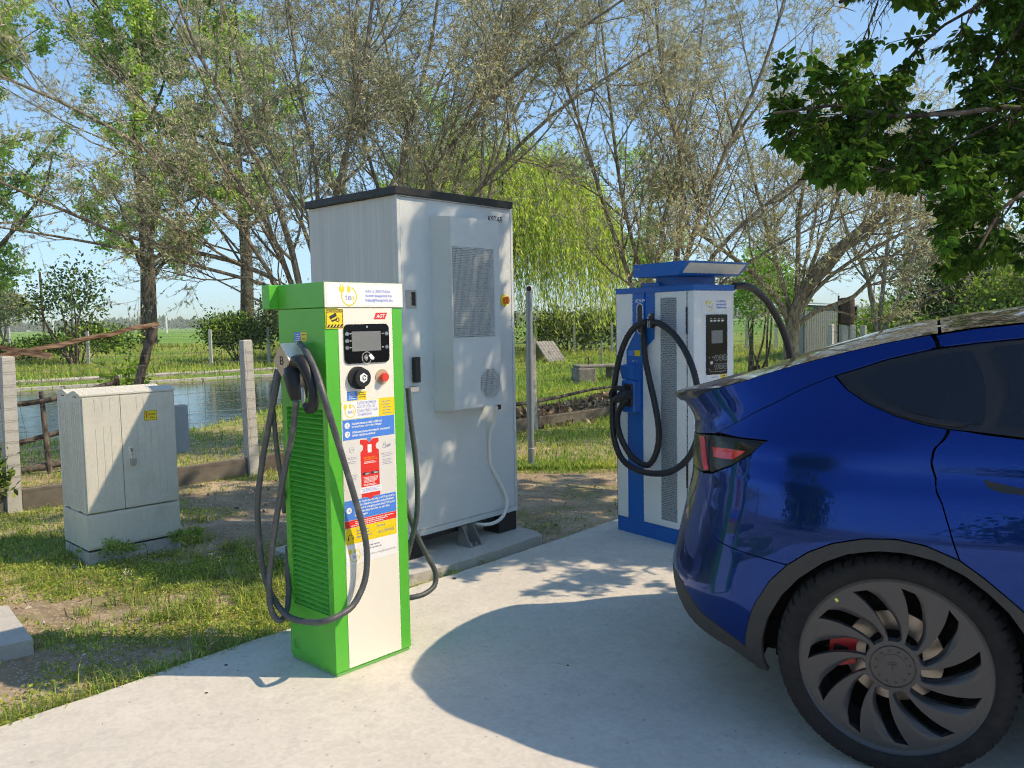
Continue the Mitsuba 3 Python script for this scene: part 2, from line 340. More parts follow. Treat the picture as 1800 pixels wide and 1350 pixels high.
G('warning_sign__camera_print', prism(cg, yw - .0005, yw), 'm_print_dark')
G('brand_badge', prism(sg.Polygon([(.251, 1.520), (.312, 1.520), (.3255, 1.548), (.2645, 1.548)]), Y - .001, Y), 'm_label_red', label='red slanted badge with white letters')
G('brand_badge__lettering', text('AGT', .0155, .264, 1.5265, Y - .0012, width=.045, slant=.35, bold=True), 'm_white')
# screen unit
G('screen_unit', prism(rrect(.091, .328, 1.333, 1.500, .022), Y - .006, Y), 'm_black_gloss', label='black rounded control panel with grey display and metal buttons')
ys_ = Y - .0062
G('screen_unit__display', prism(sg.box(.128, 1.385, .282, 1.469), ys_ - .0006, ys_), 'm_lcd')
for x, z in ((.1035, 1.460), (.1035, 1.430), (.1035, 1.401), (.313, 1.457), (.313, 1.399)):
    G('screen_unit__button', cyl((x, ys_, z), (x, ys_ - .004, z), .0098, 18, .008), 'm_chrome')
for x, z in ((.121, 1.460), (.121, 1.430), (.121, 1.401), (.293, 1.457), (.293, 1.399)):
    G('screen_unit__mark', prism(sg.box(x - .005, z - .0012, x + .005, z + .0012), ys_ - .0004, ys_), 'm_white')
G('screen_unit__camera_eye', cyl((.209, ys_, 1.488), (.209, ys_ - .001, 1.488), .005, 14), 'm_ec_grey')
G('screen_unit__tap_symbol', prism(shapely.union_all([sg.Point(.203, 1.356).buffer(.0255).difference(sg.Point(.203, 1.356).buffer(.0238))] + [ring_poly(.188, 1.356, r, .0022, -45, 45, 12) for r in (.006, .012, .018)] + [sg.Polygon([(.214, 1.366), (.228, 1.372), (.246, 1.352), (.236, 1.344), (.222, 1.352)])]), ys_ - .0004, ys_), 'm_white')
# socket and stop button
G('socket', cyl((.152, Y, 1.272), (.152, Y - .018, 1.272), .048, 40), 'm_rubber')
lid = cyl((.162, Y - .018, 1.272), (.162, Y - .034, 1.272), .041, 40, .039)
G('socket__lid', lid, 'm_rubber', label='dark round socket lid with a white hexagon')
hexa = sg.Polygon([(.162 + .0215 * math.cos(math.radians(30 + 60 * i)), 1.272 + .0215 * math.sin(math.radians(30 + 60 * i))) for i in range(6)])
G('socket__badge', prism(hexa, Y - .0352, Y - .0344), 'm_white'); G('socket__lettering', text('C', .021, .1535, 1.2615, Y - .0356, bold=True), 'm_print_dark')
G('socket__latch', bx(.153, .171, Y - .032, Y - .012, 1.224, 1.237, .002), 'm_rubber')
G('stop_button', cyl((.285, Y, 1.268), (.285, Y - .004, 1.268), .034, 36), 'm_tan', label='red emergency stop button on a tan ring')
G('stop_button__knob', join(cyl((.285, Y - .004, 1.268), (.285, Y - .020, 1.268), .013, 24), cyl((.285, Y - .018, 1.268), (.285, Y - .030, 1.268), .0195, 28, .018)), 'm_estop')
def lines(part, x0, x1, z1, n, h, gap, m, y, seed=0, jitter=.25):
    """short runs of very small print, too small to read"""
    r = random.Random(seed); g = []
    for i in range(n):
        z = z1 - i * (h + gap); x = x0 + (x1 - x0) * jitter * r.random() * .5; end = x1 - (x1 - x0) * jitter * r.random()
        while x < end:
            w = h * r.uniform(1.2, 4.0); g.append(sg.box(x, z - h, min(x + w, end), z)); x += w + h * .7
    return G(part, prism(sg.MultiPolygon(g), y - .0004, y), m)
yl = Y - .0002
def plate(part, x0, x1, z0, z1, m, label=None, dz=0.0):
    return G(part, prism(sg.box(x0, z0, x1, z1), yl - .0008, yl + .0001), m, label=label)
yp = yl - .0010
plate('energy_label', .099, .151, 1.177, 1.215, 'm_label_blue'); plate('energy_label', .1515, .199, 1.177, 1.2125, 'm_label_yellow')
lines('energy_label__print', .105, .146, 1.210, 4, .003, .005, 'm_white', yp, 1); lines('energy_label_001__print', .156, .196, 1.208, 3, .003, .006, 'm_print_dark', yp, 2)
plate('title_label', .0715, .264, 1.0985, 1.1735, 'm_label_white'); plate('title_label__frame', .069, .2665, 1.0965, 1.1755, 'm_logo_yellow')
v_, f_ = None, None
scene[f'{gc}__title_label__frame'] = mikit.ply(trimesh.Trimesh(*move(prism(sg.box(.069, 1.0965, .351, 1.1755).difference(sg.box(.0715, 1.0985, .264, 1.1735)), yl - .0006, yl + .0001), GX), process=False), 'm_logo_yellow')
tea_logo(.112, 1.132, .0265, yp, 'title_label__', G)
for i, s in enumerate(('ELEKTROMOS', 'AUTÓ TÖLTŐ', 'ELECTRIC CAR', 'CHARGER')):
    G('title_label__lettering', text(s, .0112, .148, 1.1575 - i * .0168, yp, width=(.103, .094, .108, .075)[i]), 'm_print_blue')
plate('tariff_label', .2655, .3495, 1.0985, 1.1735, 'm_label_yellow'); lines('tariff_label__print', .283, .335, 1.162, 5, .004, .009, 'm_print_grey', yp, 3)
plate('step_label', .0705, .347, 1.0095, 1.095, 'm_label_blue', 'blue label with steps one and two')
for i, z in enumerate((1.0715, 1.0335)):
    G('step_label__number_disc', prism(sg.Point(.093, z).buffer(.0135), yp - .0004, yp), 'm_white')
    G('step_label__lettering', text('12'[i], .013, .0895, z - .0065, yp - .0006), 'm_print_blue')
for s, z, w in (('Csatlakoztassa autóját a töltőhöz!', 1.0725, .162), ('Connect your car to the charger!', 1.0595, .160), ('Válasszon fizetési módot!', 1.036, .205), ('Select charging method!', 1.0225, .125)):
    G('step_label__lettering', text(s, .0085, .116, z, yp, width=w, bold=True), 'm_white')
plate('pay_label', .068, .347, .7505, 1.0085, 'm_label_grey', 'pale grey label with a red centre strip of payment steps')
red = shapely.union_all([sg.box(.157, .796, .2565, 1.0025)]).difference(sg.Point(.157, .968).buffer(.016)).difference(sg.Point(.2565, .968).buffer(.016)).difference(sg.Polygon([(.19, 1.003), (.222, 1.003), (.206, .988)]))
G('pay_label__red_strip', prism(red, yp - .0004, yp), 'm_label_red')
G('pay_label__red_strip', prism(sg.box(.157, .7508, .2565, .768), yp - .0004, yp), 'm_label_red')
G('pay_label__blue_tip', prism(sg.Polygon([(.19, 1.008), (.222, 1.008), (.206, .989)]), yp - .0004, yp), 'm_label_blue')
G('pay_label__red_tip', prism(sg.Polygon([(.19, .7504), (.222, .7504), (.206, .738)]), yp - .0014, yp - .0002), 'm_label_red')
G('pay_label__white_note', prism(sg.box(.150, .769, .2665, .794), yp - .0008, yp), 'm_label_white'); lines('pay_label__print', .154, .262, .789, 3, .0022, .0035, 'm_print_blue', yp - .001, 4)
y2 = yp - .0006
G('pay_label__device_print', prism(rrect(.196, .217, .944, .980, .003), y2 - .0003, y2), 'm_white')
lines('pay_label__print', .166, .248, .926, 2, .005, .004, 'm_orange', y2, 5); lines('pay_label__print', .168, .246, .906, 2, .0028, .003, 'm_white', y2, 6)
lines('pay_label__print', .166, .250, .838, 5, .0026, .0028, 'm_white', y2, 7); lines('pay_label__print', .166, .250, .808, 2, .0026, .0026, 'm_white', y2, 8)
for x0 in (.166, .212):
    G('pay_label__store_print', prism(sg.box(x0, .848, x0 + .038, .859), y2 - .0003, y2), 'm_print_dark'); lines('pay_label__print', x0 + .010, x0 + .036, .856, 2, .0022, .0016, 'm_white', y2 - .0005, 9)
G('pay_label__globe_print', prism(shapely.union_all([ring_poly(.112, .965, .0125, .0016), sg.box(.1, .9665, .124, .968), sg.box(.1, .961, .124, .9625)]), yp - .0003, yp), 'm_print_grey')
lines('pay_label__print', .086, .142, .934, 2, .0024, .004, 'm_print_grey', yp, 10); lines('pay_label__print', .086, .142, .916, 2, .0024, .004, 'm_print_grey', yp, 11); lines('pay_label__print', .088, .146, .856, 4, .0024, .004, 'm_print_grey', yp, 12)
G('pay_label__card_print', prism(shapely.union_all([ring_poly(.288, .962, .009, .003), ring_poly(.288, .972, .007, .0015), shapely.affinity.rotate(sg.box(.300, .956, .322, .968), 20)]), yp - .0003, yp), 'm_print_grey')
lines('pay_label__print', .268, .338, .932, 3, .0024, .0045, 'm_print_grey', yp, 13); lines('pay_label__print', .274, .336, .904, 4, .0026, .0042, 'm_print_grey', yp, 14)
plate('stop_label', .0665, .3445, .6635, .7485, 'm_label_blue', 'blue label with step four'); G('stop_label__number_disc', prism(sg.Point(.089, .706).buffer(.0135), yp - .0004, yp), 'm_white'); G('stop_label__lettering', text('4', .013, .0845, .6995, yp - .0006), 'm_print_blue')
for i, (s, w) in enumerate((('A töltés végén nyomja meg a STOP gombot és', .22), ('húzza ki a kábelt az autóból majd a töltőből!', .215), ('At the end of charging press the STOP button', .222), ('Unplug the cable from the car and then', .19), ('the charger!', .07))):
    G('stop_label__lettering', text(s, .0082, .116, .7335 - i * .0142, yp, width=w, bold=True), 'm_white')
plate('notice_label', .0665, .3435, .6310, .6615, 'm_label_red'); lines('notice_label__print', .09, .328, .655, 3, .0034, .0045, 'm_white', yp, 15)
plate('phone_label', .067, .3425, .5605, .629, 'm_label_yellow', 'yellow label with telephone number'); 
G('phone_label__lettering', text('+36 1 300 9464', .0105, .236, .581, yp, width=.093, bold=True), 'm_print_grey')
lines('phone_label__print', .232, .285, .616, 1, .006, .004, 'm_print_grey', yp, 16); lines('phone_label__print', .118, .210, .616, 3, .006, .008, 'm_print_grey', yp, 17)
G('phone_label__headset_print', prism(shapely.union_all([ring_poly(.093, .588, .013, .0026, -20, 200), sg.box(.078, .578, .083, .590), sg.box(.103, .578, .108, .590)]), yp - .0003, yp), 'm_print_dark')
plate('contact_label', .068, .343, .470, .5585, 'm_label_white')
tea_logo(.112, .507, .0265, yp, 'contact_label__', G)
lines('contact_label__print', .160, .262, .540, 2, .006, .007, 'm_print_grey', yp, 18); G('contact_label__lettering', text('teapont.hu  help@teapont.hu', .0085, .165, .494, yp, width=.168), 'm_print_grey')
# side stickers
def GL(part, mesh_args, m, **k): return G(part, mesh_args, m, **k)
def lplate(part, y0, y1, z0, z1, m, x=0.0): return G(part, bx(x - .0009, x - .0001, y0, y1, z0, z1), m)
lplate('side_label', .178, .228, 1.431, 1.470, 'm_label_blue'); lplate('side_label', .134, .1775, 1.431, 1.470, 'm_label_yellow')
r_ = random.Random(5)
def llines(part, ya, yb, z1, n, h, gap, m, x):
    g = []
    for i in range(n):
        yy = yb - (yb - ya) * .2 * r_.random(); e = ya + (yb - ya) * .25 * r_.random()
        while yy > e:
            w = h * r_.uniform(1.2, 3); g.append(bx(x - .0004, x, max(yy - w, e), yy, z1 - i * (h + gap) - h, z1 - i * (h + gap))); yy -= w + h * .7
    return G(part, join(g), m)
llines('side_label__print', .184, .222, 1.462, 4, .0035, .005, 'm_white', -.001); llines('side_label_001__print', .140, .172, 1.462, 2, .004, .014, 'm_print_dark', -.001)
llines('rating_plate', .285, .335, .105, 5, .004, .006, 'm_green_dull', -.0005)
# holster: a square tube set on edge, letter B on its end
def diamond_tube(cx, cz, r, x0, x1, t=.004):
    o = sg.Polygon([(cx, cz + r * 1.12), (cx + r, cz), (cx, cz - r * 1.12), (cx - r, cz)])
    m = trimesh.creation.extrude_polygon(o, x1 - x0, engine='earcut'); v, f = tri(m)
    return np.stack([x0 + v[:, 2], v[:, 0], v[:, 1]], 1), f[:, ::-1]
HX0, HX1, HY, HZ = -.102, -.001, .174, 1.353
G('holster', diamond_tube(HY, HZ, .062, HX0, HX1), 'm_tan', label='tan square holster set on its corner, marked B')
hood = hull([(HX0 - .001, HY + .0005, HZ + .0715), (HX0 - .001, HY - .0625, HZ + .001), (HX1, HY + .0005, HZ + .0715), (HX1, HY - .0625, HZ + .001), (HX0 - .001, HY + .0005, HZ + .0738), (HX0 - .001, HY - .0648, HZ + .001), (HX1, HY + .0005, HZ + .0738), (HX1, HY - .0648, HZ + .001)])
G('holster__top', hood, 'm_cream')
G('holster__lettering', text('B', .034, HY + .012, HZ - .016, HX0 - .0006, LEFT, bold=True), 'm_print_dark')
# plug hanging in the holster: body, hooked handle, grip rings
def chain(P, R, n=14):
    """tapered flattened tube through P"""
    return tube(catmull(P, 6), np.interp(np.linspace(0, 1, (len(P) - 1) * 6 + 1), np.linspace(0, 1, len(R)), R), n)
def GW(pts): return np.asarray(pts, float)
# points in post coordinates (x out of the side is negative, y depth, z up)
pg = G('plug', chain([(-.066, .150, 1.322), (-.070, .128, 1.288), (-.072, .108, 1.240), (-.070, .098, 1.192)], [.036, .045, .043, .034]), 'm_rubber', smooth=40, label='black charging plug hanging in the holster')
G('plug__handle', chain([(-.070, .128, 1.345), (-.074, .070, 1.350), (-.076, .030, 1.318), (-.076, .000, 1.268), (-.075, -.015, 1.215), (-.074, -.010, 1.172), (-.073, .022, 1.158), (-.072, .050, 1.172)], [.027, .030, .026, .020, .0185, .0215, .022, .016]), 'm_rubber', smooth=40)
for i in range(5): G('plug__grip_ring', tube(np.array([(-.0745, -.0145 + i * .0012, 1.213 - i * .010), (-.0745, -.0143 + i * .0012, 1.209 - i * .010)]), [.0222, .0222], 14), 'm_black', smooth=40)
G('plug__trigger', chain([(-.084, .052, 1.245), (-.085, .044, 1.205), (-.084, .052, 1.175)], [.006, .008, .005]), 'm_ec_grey', smooth=40)
G('plug__rating_label', hull([(-.1105, .125, 1.275), (-.1105, .137, 1.280), (-.1085, .110, 1.235), (-.1085, .122, 1.240), (-.104, .125, 1.275), (-.104, .137, 1.280), (-.102, .110, 1.235), (-.102, .122, 1.240)]), 'm_ec_grey')
G('wire_hook', tube(catmull([(-.004, .20, 1.180), (-.03, .16, 1.166), (-.07, .11, 1.164), (-.105, .075, 1.186)], 6), .003, 8), 'm_chrome', smooth=True)
def cable(key, P, r, m='m_cable', n=12): return add(key, tube(catmull(P, 7), r, n), m, smooth=60)
P_c1 = [(-0.891, 3.549, 1.423), (-0.850, 3.482, 1.391), (-0.796, 3.418, 1.306), (-0.747, 3.372, 1.171), (-0.717, 3.455, 0.984), (-0.675, 3.500, 0.783), (-0.642, 3.536, 0.602), (-0.636, 3.541, 0.489), (-0.648, 3.522, 0.396), (-0.685, 3.474, 0.321), (-0.729, 3.421, 0.296), (-0.793, 3.388, 0.280), (-0.885, 3.474, 0.248), (-0.982, 3.564, 0.237), (-1.051, 3.616, 0.279), (-1.115, 3.676, 0.369), (-1.142, 3.701, 0.517), (-1.146, 3.704, 0.697), (-1.111, 3.672, 0.882), (-1.065, 3.642, 1.062), (-1.022, 3.616, 1.213), (-1.004, 3.627, 1.298), (-0.982, 3.633, 1.346)]
P_c2 = [(-0.881, 3.415, 1.192), (-0.913, 3.459, 1.058), (-0.972, 3.528, 0.880), (-1.028, 3.581, 0.673), (-1.063, 3.600, 0.493), (-1.079, 3.601, 0.340), (-1.067, 3.590, 0.253), (-1.036, 3.588, 0.215), (-1.014, 3.623, 0.235), (-1.017, 3.680, 0.301), (-1.025, 3.714, 0.407), (-1.029, 3.746, 0.503)]
P_c3 = [(-1.022, 3.657, 1.308), (-1.049, 3.669, 1.209), (-1.046, 3.666, 1.084), (-1.039, 3.673, 0.931), (-1.026, 3.689, 0.775), (-1.042, 3.758, 0.657)]
P_c4 = [(-0.498, 4.010, 1.191), (-0.490, 4.019, 1.031), (-0.475, 4.036, 0.862), (-0.469, 4.042, 0.694), (-0.479, 4.046, 0.552), (-0.507, 4.045, 0.440), (-0.536, 4.058, 0.338)]
P_c5 = [(-0.537, 4.086, 0.629), (-0.505, 4.076, 0.517), (-0.472, 4.082, 0.430), (-0.433, 4.094, 0.340), (-0.401, 4.115, 0.261), (-0.403, 4.097, 0.200), (-0.445, 4.053, 0.172), (-0.505, 4.017, 0.165), (-0.561, 4.017, 0.163)]
P_b1 = [(0.877, 5.697, 1.472), (0.895, 5.571, 1.479), (0.839, 5.597, 1.458), (0.782, 5.658, 1.382), (0.736, 5.722, 1.242), (0.708, 5.760, 1.077), (0.693, 5.780, 0.899), (0.695, 5.777, 0.721), (0.717, 5.746, 0.606), (0.760, 5.688, 0.528), (0.831, 5.591, 0.489), (0.908, 5.485, 0.483), (0.992, 5.387, 0.503), (1.061, 5.309, 0.557), (1.115, 5.252, 0.638), (1.153, 5.216, 0.751), (1.165, 5.201, 0.878), (1.162, 5.204, 1.002), (1.138, 5.238, 1.160), (1.097, 5.294, 1.290), (1.040, 5.371, 1.397), (0.973, 5.463, 1.463), (0.929, 5.525, 1.479)]
P_b2 = [(0.904, 5.745, 1.579), (0.895, 5.690, 1.445), (0.893, 5.641, 1.274), (0.912, 5.598, 1.123), (0.942, 5.557, 0.955), (0.963, 5.529, 0.806), (0.965, 5.525, 0.692), (0.947, 5.551, 0.593), (0.907, 5.588, 0.522), (0.854, 5.644, 0.529), (0.801, 5.700, 0.576), (0.751, 5.734, 0.666), (0.724, 5.755, 0.763), (0.723, 5.739, 0.851), (0.744, 5.692, 0.914), (0.771, 5.656, 0.968)]
P_b3 = [(1.561, 5.900, 1.716), (1.661, 5.973, 1.717), (1.763, 6.047, 1.682), (1.868, 6.124, 1.601), (1.955, 6.187, 1.492), (2.021, 6.235, 1.378), (2.072, 6.273, 1.249), (2.084, 6.281, 1.142), (2.079, 6.303, 0.970), (2.035, 6.295, 0.756)]
P_hose = [(-0.105, 5.544, 0.934), (-0.110, 5.584, 0.907), (-0.123, 5.629, 0.833), (-0.153, 5.641, 0.735), (-0.157, 5.659, 0.550), (-0.121, 5.692, 0.453), (-0.069, 5.735, 0.337), (-0.050, 5.741, 0.264), (-0.063, 5.696, 0.194), (-0.102, 5.608, 0.161), (-0.162, 5.525, 0.154), (-0.226, 5.528, 0.151), (-0.287, 5.610, 0.140)]
cable(f'{gc}__cable', P_c1, .0135); cable(f'{gc}__cable', P_c2, .013); cable(f'{gc}__cable', P_c3, .011)
cable(f'{gc}__cable', P_c4, .013); cable(f'{gc}__cable', P_c5, .013)
# holster and blue plug on the far side of the post
G('side_holster', bx(.411, .445, .13, .21, 1.30, 1.335, .004), 'm_cream')
G('blue_plug', chain([(.430, .15, 1.345), (.448, .13, 1.31), (.458, .14, 1.26), (.448, .15, 1.20)], [.022, .027, .026, .018]), 'm_blue_plug', smooth=40, label='blue plug hanging on the side of the post')
G('blue_plug__clip', bx(.438, .478, .105, .16, 1.272, 1.296, .003), 'm_white')
G('side_bracket', bx(.411, .437, .2, .24, .42, .5, .003), 'm_steel')

# ================================================================== battery cabinet
BX_ = frame((-.6745, 5.099), .844)
bc = thing('equipment_cabinet', 'tall pale grey equipment cabinet with black roof and a cooling unit on its door', 'cabinet')
def B(part, mesh, m, **k): return add(f'{bc}__{part}', mesh, m, X=BX_, **k)
BW, BD, BZ0, BZ1 = 1.044, .888, .166, 2.270
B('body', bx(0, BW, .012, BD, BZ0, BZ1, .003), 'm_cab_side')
# door frame strips round the recessed seam, then the door
fr = sg.box(0, BZ0, BW, BZ1).difference(sg.box(.022, BZ0 + .035, BW - .022, BZ1 - .006))
B('door_frame', prism(fr, -.006, .013), 'm_cab_white')
B('door', prism(sg.box(.0255, BZ0 + .0385, BW - .0255, BZ1 - .0095), -.004, .011), 'm_cab_white')
B('roof', bx(-.030, BW - .018, -.03, BD + .0, BZ1 + .001, BZ1 + .047, .003), 'm_capblack', label='black flat roof with a small overhang')
# cooling unit
D = .17
cu = manifold3d.Manifold.hull_points(np.array([(.268, -.0045, .94), (.268, -.0045, 2.165), (.285, -D, .955), (.285, -D, 2.15), (.735, -.0045, .94), (.735, -.0045, 2.165), (.722, -D, .955), (.722, -D, 2.15)]))
cu -= manifold3d.Manifold.cube((.375, .13, .563)).translate((.294, -D - .01, 1.404)); cu -= manifold3d.Manifold.cylinder(.13, .098, .098, 8).rotate((90, 22.5, 0)).translate((.616, -D + .12, 1.1025))
B('cooling_unit', cu, 'm_cab_white', label='projecting cooling unit with square mesh grille')
def grid_panel(clip, pitch, bar, y, name, ox=0.0):
    x0, z0, x1, z1 = clip.bounds; g = []
    for x in np.arange(x0, x1 + 1e-6, pitch): g.append(sg.box(x - bar / 2, z0, x + bar / 2, z1))
    for z in np.arange(z0, z1 + 1e-6, pitch): g.append(sg.box(x0, z - bar / 2, x1, z + bar / 2))
    return prism(shapely.union_all(g).intersection(clip), y - .001, y)
gr = sg.box(.294, 1.404, .669, 1.967)
B('cooling_unit__cooling_fins', join([bx(x, x + .0012, -D + .035, -D + .10, 1.406, 1.965) for x in np.arange(.298, .665, .0085)]), 'm_fin', kind='stuff'); B('cooling_unit__grille', grid_panel(gr, .0105, .0034, -D - .0016, ''), 'm_cab_white', kind='stuff')
oc = sg.Polygon([(.520, 1.06), (.520, 1.145), (.572, 1.203), (.655, 1.203), (.712, 1.145), (.712, 1.06), (.655, 1.002), (.572, 1.002)])
B('cooling_unit__fan_hub', join(cyl((.616, -D + .05, 1.1025), (.616, -D + .09, 1.1025), .036, 24), *[move(bx(.030, .088, -D + .058, -D + .061, -.018, .018), shift(.616, 0, 1.1025) @ rot([0, 1, 0], q * 72) @ rot([1, 0, 0], 28, (0, -D + .06, 0))) for q in range(5)]), 'm_fin', label='fan behind the round grille'); B('cooling_unit__fan_grille', grid_panel(oc, .0115, .0036, -D - .0034, ''), 'm_cab_white', kind='stuff')
B('cooling_unit__fan_ring', prism(ring_poly(.628, 1.10, .062, .014, -80, 80), -D - .0021, -D - .0015), 'm_steel')
B('lettering', text('KSTAR', .036, .795, 2.172, -.0042, width=.145, slant=.12, bold=True), 'm_print_dark')
B('nameplate', prism(sg.box(.050, 1.588, .140, 1.702), -.0055, -.004), 'm_steel'); B('nameplate__window', prism(sg.box(.098, 1.607, .131, 1.690), -.0065, -.0056), 'm_black')
for x in (.055, .135):
    for z in (1.593, 1.697): B('nameplate__screw', cyl((x, -.0055, z), (x, -.008, z), .003, 10), 'm_steel')
B('door_handle', bx(.084, .132, -.040, -.004, 1.135, 1.292, .006), 'm_black', label='black recessed door handle')
B('door_lock', bx(.055, .135, -.016, -.004, 1.075, 1.112, .004), 'm_chrome')
ok_ = B('rotary_switch', cyl((.945, -.004, 1.645), (.945, -.012, 1.645), .040, 28), 'm_logo_yellow', label='yellow and orange rotary switch'); B('rotary_switch__knob', join(cyl((.945, -.012, 1.645), (.945, -.034, 1.645), .026, 20), bx(.937, .953, -.046, -.03, 1.62, 1.67, .003)), 'm_orange')
B('side_box', bx(BW + .001, BW + .085, .06, .42, 1.14, 1.71, .012), 'm_ec_grey', label='grey box mounted on the right side')
B('base_frame', join(bx(.04, BW - .04, .05, .12, .115, BZ0 - .001), bx(.04, BW - .04, BD - .12, BD - .05, .115, BZ0 - .001)), 'm_black')
for x in (.92,): B('foot', bx(x - .06, x + .12, .004, .16, .032, BZ0 - .002, .003), 'm_black')
B('foot', bx(.02, .16, .004, .16, .032, BZ0 - .002, .003), 'm_black')
gus = lambda x: hull([(x, -.10, .034), (x + .006, -.10, .034), (x, .02, .034), (x + .006, .02, .034), (x, .02, .16), (x + .006, .02, .16), (x, -.02, .16), (x + .006, -.02, .16)])
B('bracket', join(bx(.47, .585, -.10, .03, .030, .036), gus(.475), gus(.574), bx(.49, .57, .02, .03, .03, .15)), 'm_steel', label='triangular steel foot bracket')
for x in (.505, .55): B('bracket__bolt', cyl((x, -.07, .036), (x, -.07, .052), .009, 6), 'm_chrome')
add(f'{bc}__drain_hose', tube(catmull(P_hose, 6), .0115, 10), 'm_label_grey', smooth=60)
B('drain_hose__nozzle', cyl((.768, -.10, .955), (.768, -.10, .915), .014, 14), 'm_black')
# its concrete pad
pp = sg.Polygon([(-.35, -.22), (.02, -.25), (.31, -.27), (.6, -.262), (1.02, -.25), (1.085, -.13), (1.08, .95), (-.35, .95)])
pv = []
for q in np.linspace(0, 1, 260):
    c = pp.exterior.interpolate(q, normalized=True); c = np.array([c.x, c.y]); w = .03 * (meshkit.fbm(np.array([[c[0] * 9, c[1] * 9, 3.0]]), 3, 3)[0] - .5); pv.append(c + w)
m = trimesh.creation.extrude_polygon(sg.Polygon(pv).buffer(0), .13, engine='earcut'); v, f = tri(m)
add('concrete_pad', (v + [0, 0, -.10], f), 'm_concrete_rough', X=BX_)
labels['concrete_pad'] = {'label': 'rough concrete pad under the tall grey equipment cabinet', 'category': 'foundation', 'kind': 'structure'}

# ================================================================== utility box on the left
EX = frame((-2.761, 5.349), .786)
ec = thing('utility_box', 'cream ribbed plastic electricity box with padlock and yellow warning sticker', 'electrical box')
def Eb(part, mesh, m, **k): return add(f'{ec}__{part}', mesh, m, X=EX, **k)
EW, ED = .609, .455
Eb('foundation', join(bx(.0, EW, .004, ED / 2 - .002, -.12, .052, .004), bx(.0, EW, ED / 2 + .002, ED - .004, -.12, .052, .004)), 'm_concrete_rough')
Eb('base', join(bx(-.001, EW + .001, .0, ED / 2 - .0015, .066, .298, .004), bx(-.001, EW + .001, ED / 2 + .0015, ED, .066, .298, .004)), 'm_ec')
Eb('base__back_gap', bx(.01, EW - .01, .01, ED - .01, .045, .07), 'm_print_dark')
Eb('base_panel', bx(.018, EW - .018, -.005, .002, .078, .286, .002), 'm_ec')
Eb('body', join(bx(0, EW, .004, ED / 2 - .001, .304, 1.07, .003), bx(0, EW, ED / 2 + .001, ED - .004, .304, 1.07, .003)), 'm_ec')
roofp = lambda y0, y1, yr: hull([(-.004, y0, 1.070), (-.004, y0, 1.080), (-.004, yr - .02, 1.102), (-.004, yr + .02, 1.102), (-.004, y1, 1.080), (-.004, y1, 1.070), (EW + .004, y0, 1.070), (EW + .004, y0, 1.080), (EW + .004, yr - .02, 1.102), (EW + .004, yr + .02, 1.102), (EW + .004, y1, 1.080), (EW + .004, y1, 1.070)])
rk = Eb('roof', join(roofp(-.006, ED / 2 - .002, .10), roofp(ED / 2 + .002, ED + .004, .33)), 'm_ec')
for i in range(13):
    x = .03 + i * .0455; Eb('roof__rib', hull([(x - .0016, -.007, 1.082), (x + .0016, -.007, 1.082), (x - .0016, .082, 1.1035), (x + .0016, .082, 1.1035), (x - .0016, -.007, 1.079), (x + .0016, .082, 1.099)]), 'm_ec_shadow' if False else 'm_ec')
    if i < 13: Eb('roof__rib', hull([(x - .0016, ED / 2 + .004, 1.083), (x + .0016, ED / 2 + .004, 1.083), (x - .0016, .31, 1.1035), (x + .0016, .31, 1.1035), (x - .0016, ED / 2 + .004, 1.079), (x + .0016, .31, 1.099)]), 'm_ec')
def door(x0, x1, z0, z1, ribs, part, rz):
    m = manifold3d.Manifold.cube((x1 - x0, .012, z1 - z0)).translate((x0, -.008, z0))
    for x in ribs:
        for a, b in rz: m -= manifold3d.Manifold.cube((.0055, .005, b - a)).translate((x, -.0105, a))
    return Eb(part, m, 'm_ec')
door(.010, .241, .312, 1.062, (.077, .125, .172), 'door', ((.965, 1.045), (.36, .86)))
door(.2455, EW - .010, .312, 1.062, (.342, .388, .432, .478, .524), 'door', ((.955, 1.042), (.36, .858)))
Eb('door__edge', prism(sg.box(.016, .318, .236, 1.056).difference(sg.box(.0185, .3205, .2335, 1.0535)), -.0092, -.008), 'm_ec')
for i in range(11):
    x = .05 + i * .048
    Eb('base_panel__rib', bx(x - .0024, x + .0024, -.0072, -.0048, .10, .265), 'm_ec')
for j, y in enumerate((.04, .075, .11, .145, .18, .27, .305, .34, .375, .41)):
    Eb('body__side_rib', bx(-.0026, .001, y - .0026, y + .0026, .33, 1.03), 'm_ec')
for y in (.10, .33):
    Eb('vent_slot', bx(-.0016, .0, y - .03, y + .03, 1.060, 1.066), 'm_print_dark'); Eb('vent_slot', bx(-.0016, .0, y - .03, y + .03, .307, .313), 'm_print_dark')
Eb('warning_sticker', prism(sg.box(.394, .878, .480, .946), -.0098, -.0083), 'm_label_yellow', label='yellow high voltage sticker')
Eb('warning_sticker__border', prism(sg.box(.396, .880, .478, .944).difference(sg.box(.398, .882, .476, .942)), -.0104, -.0099), 'm_print_dark')
Eb('warning_sticker__bolt_print', prism(sg.Polygon([(.412, .936), (.418, .936), (.411, .914), (.417, .914), (.406, .888), (.408, .908), (.403, .908)]), -.0104, -.0099), 'm_label_red')
Eb('warning_sticker__lettering', text('VIGYÁZZ!', .010, .422, .915, -.0099, width=.048, bold=True), 'm_print_dark'); Eb('warning_sticker__lettering', text('400 V', .010, .434, .893, -.0099, width=.032, bold=True), 'm_print_dark')
Eb('lock_plate', bx(.279, .311, -.0125, -.0075, .577, .715, .003), 'm_label_grey', label='white lock plate')
Eb('lock_plate__hasp', bx(.286, .306, -.020, -.012, .655, .712, .003), 'm_chrome')
pl = Eb('padlock', bx(.283, .318, -.042, -.022, .592, .640, .004), 'm_steel', label='steel padlock')
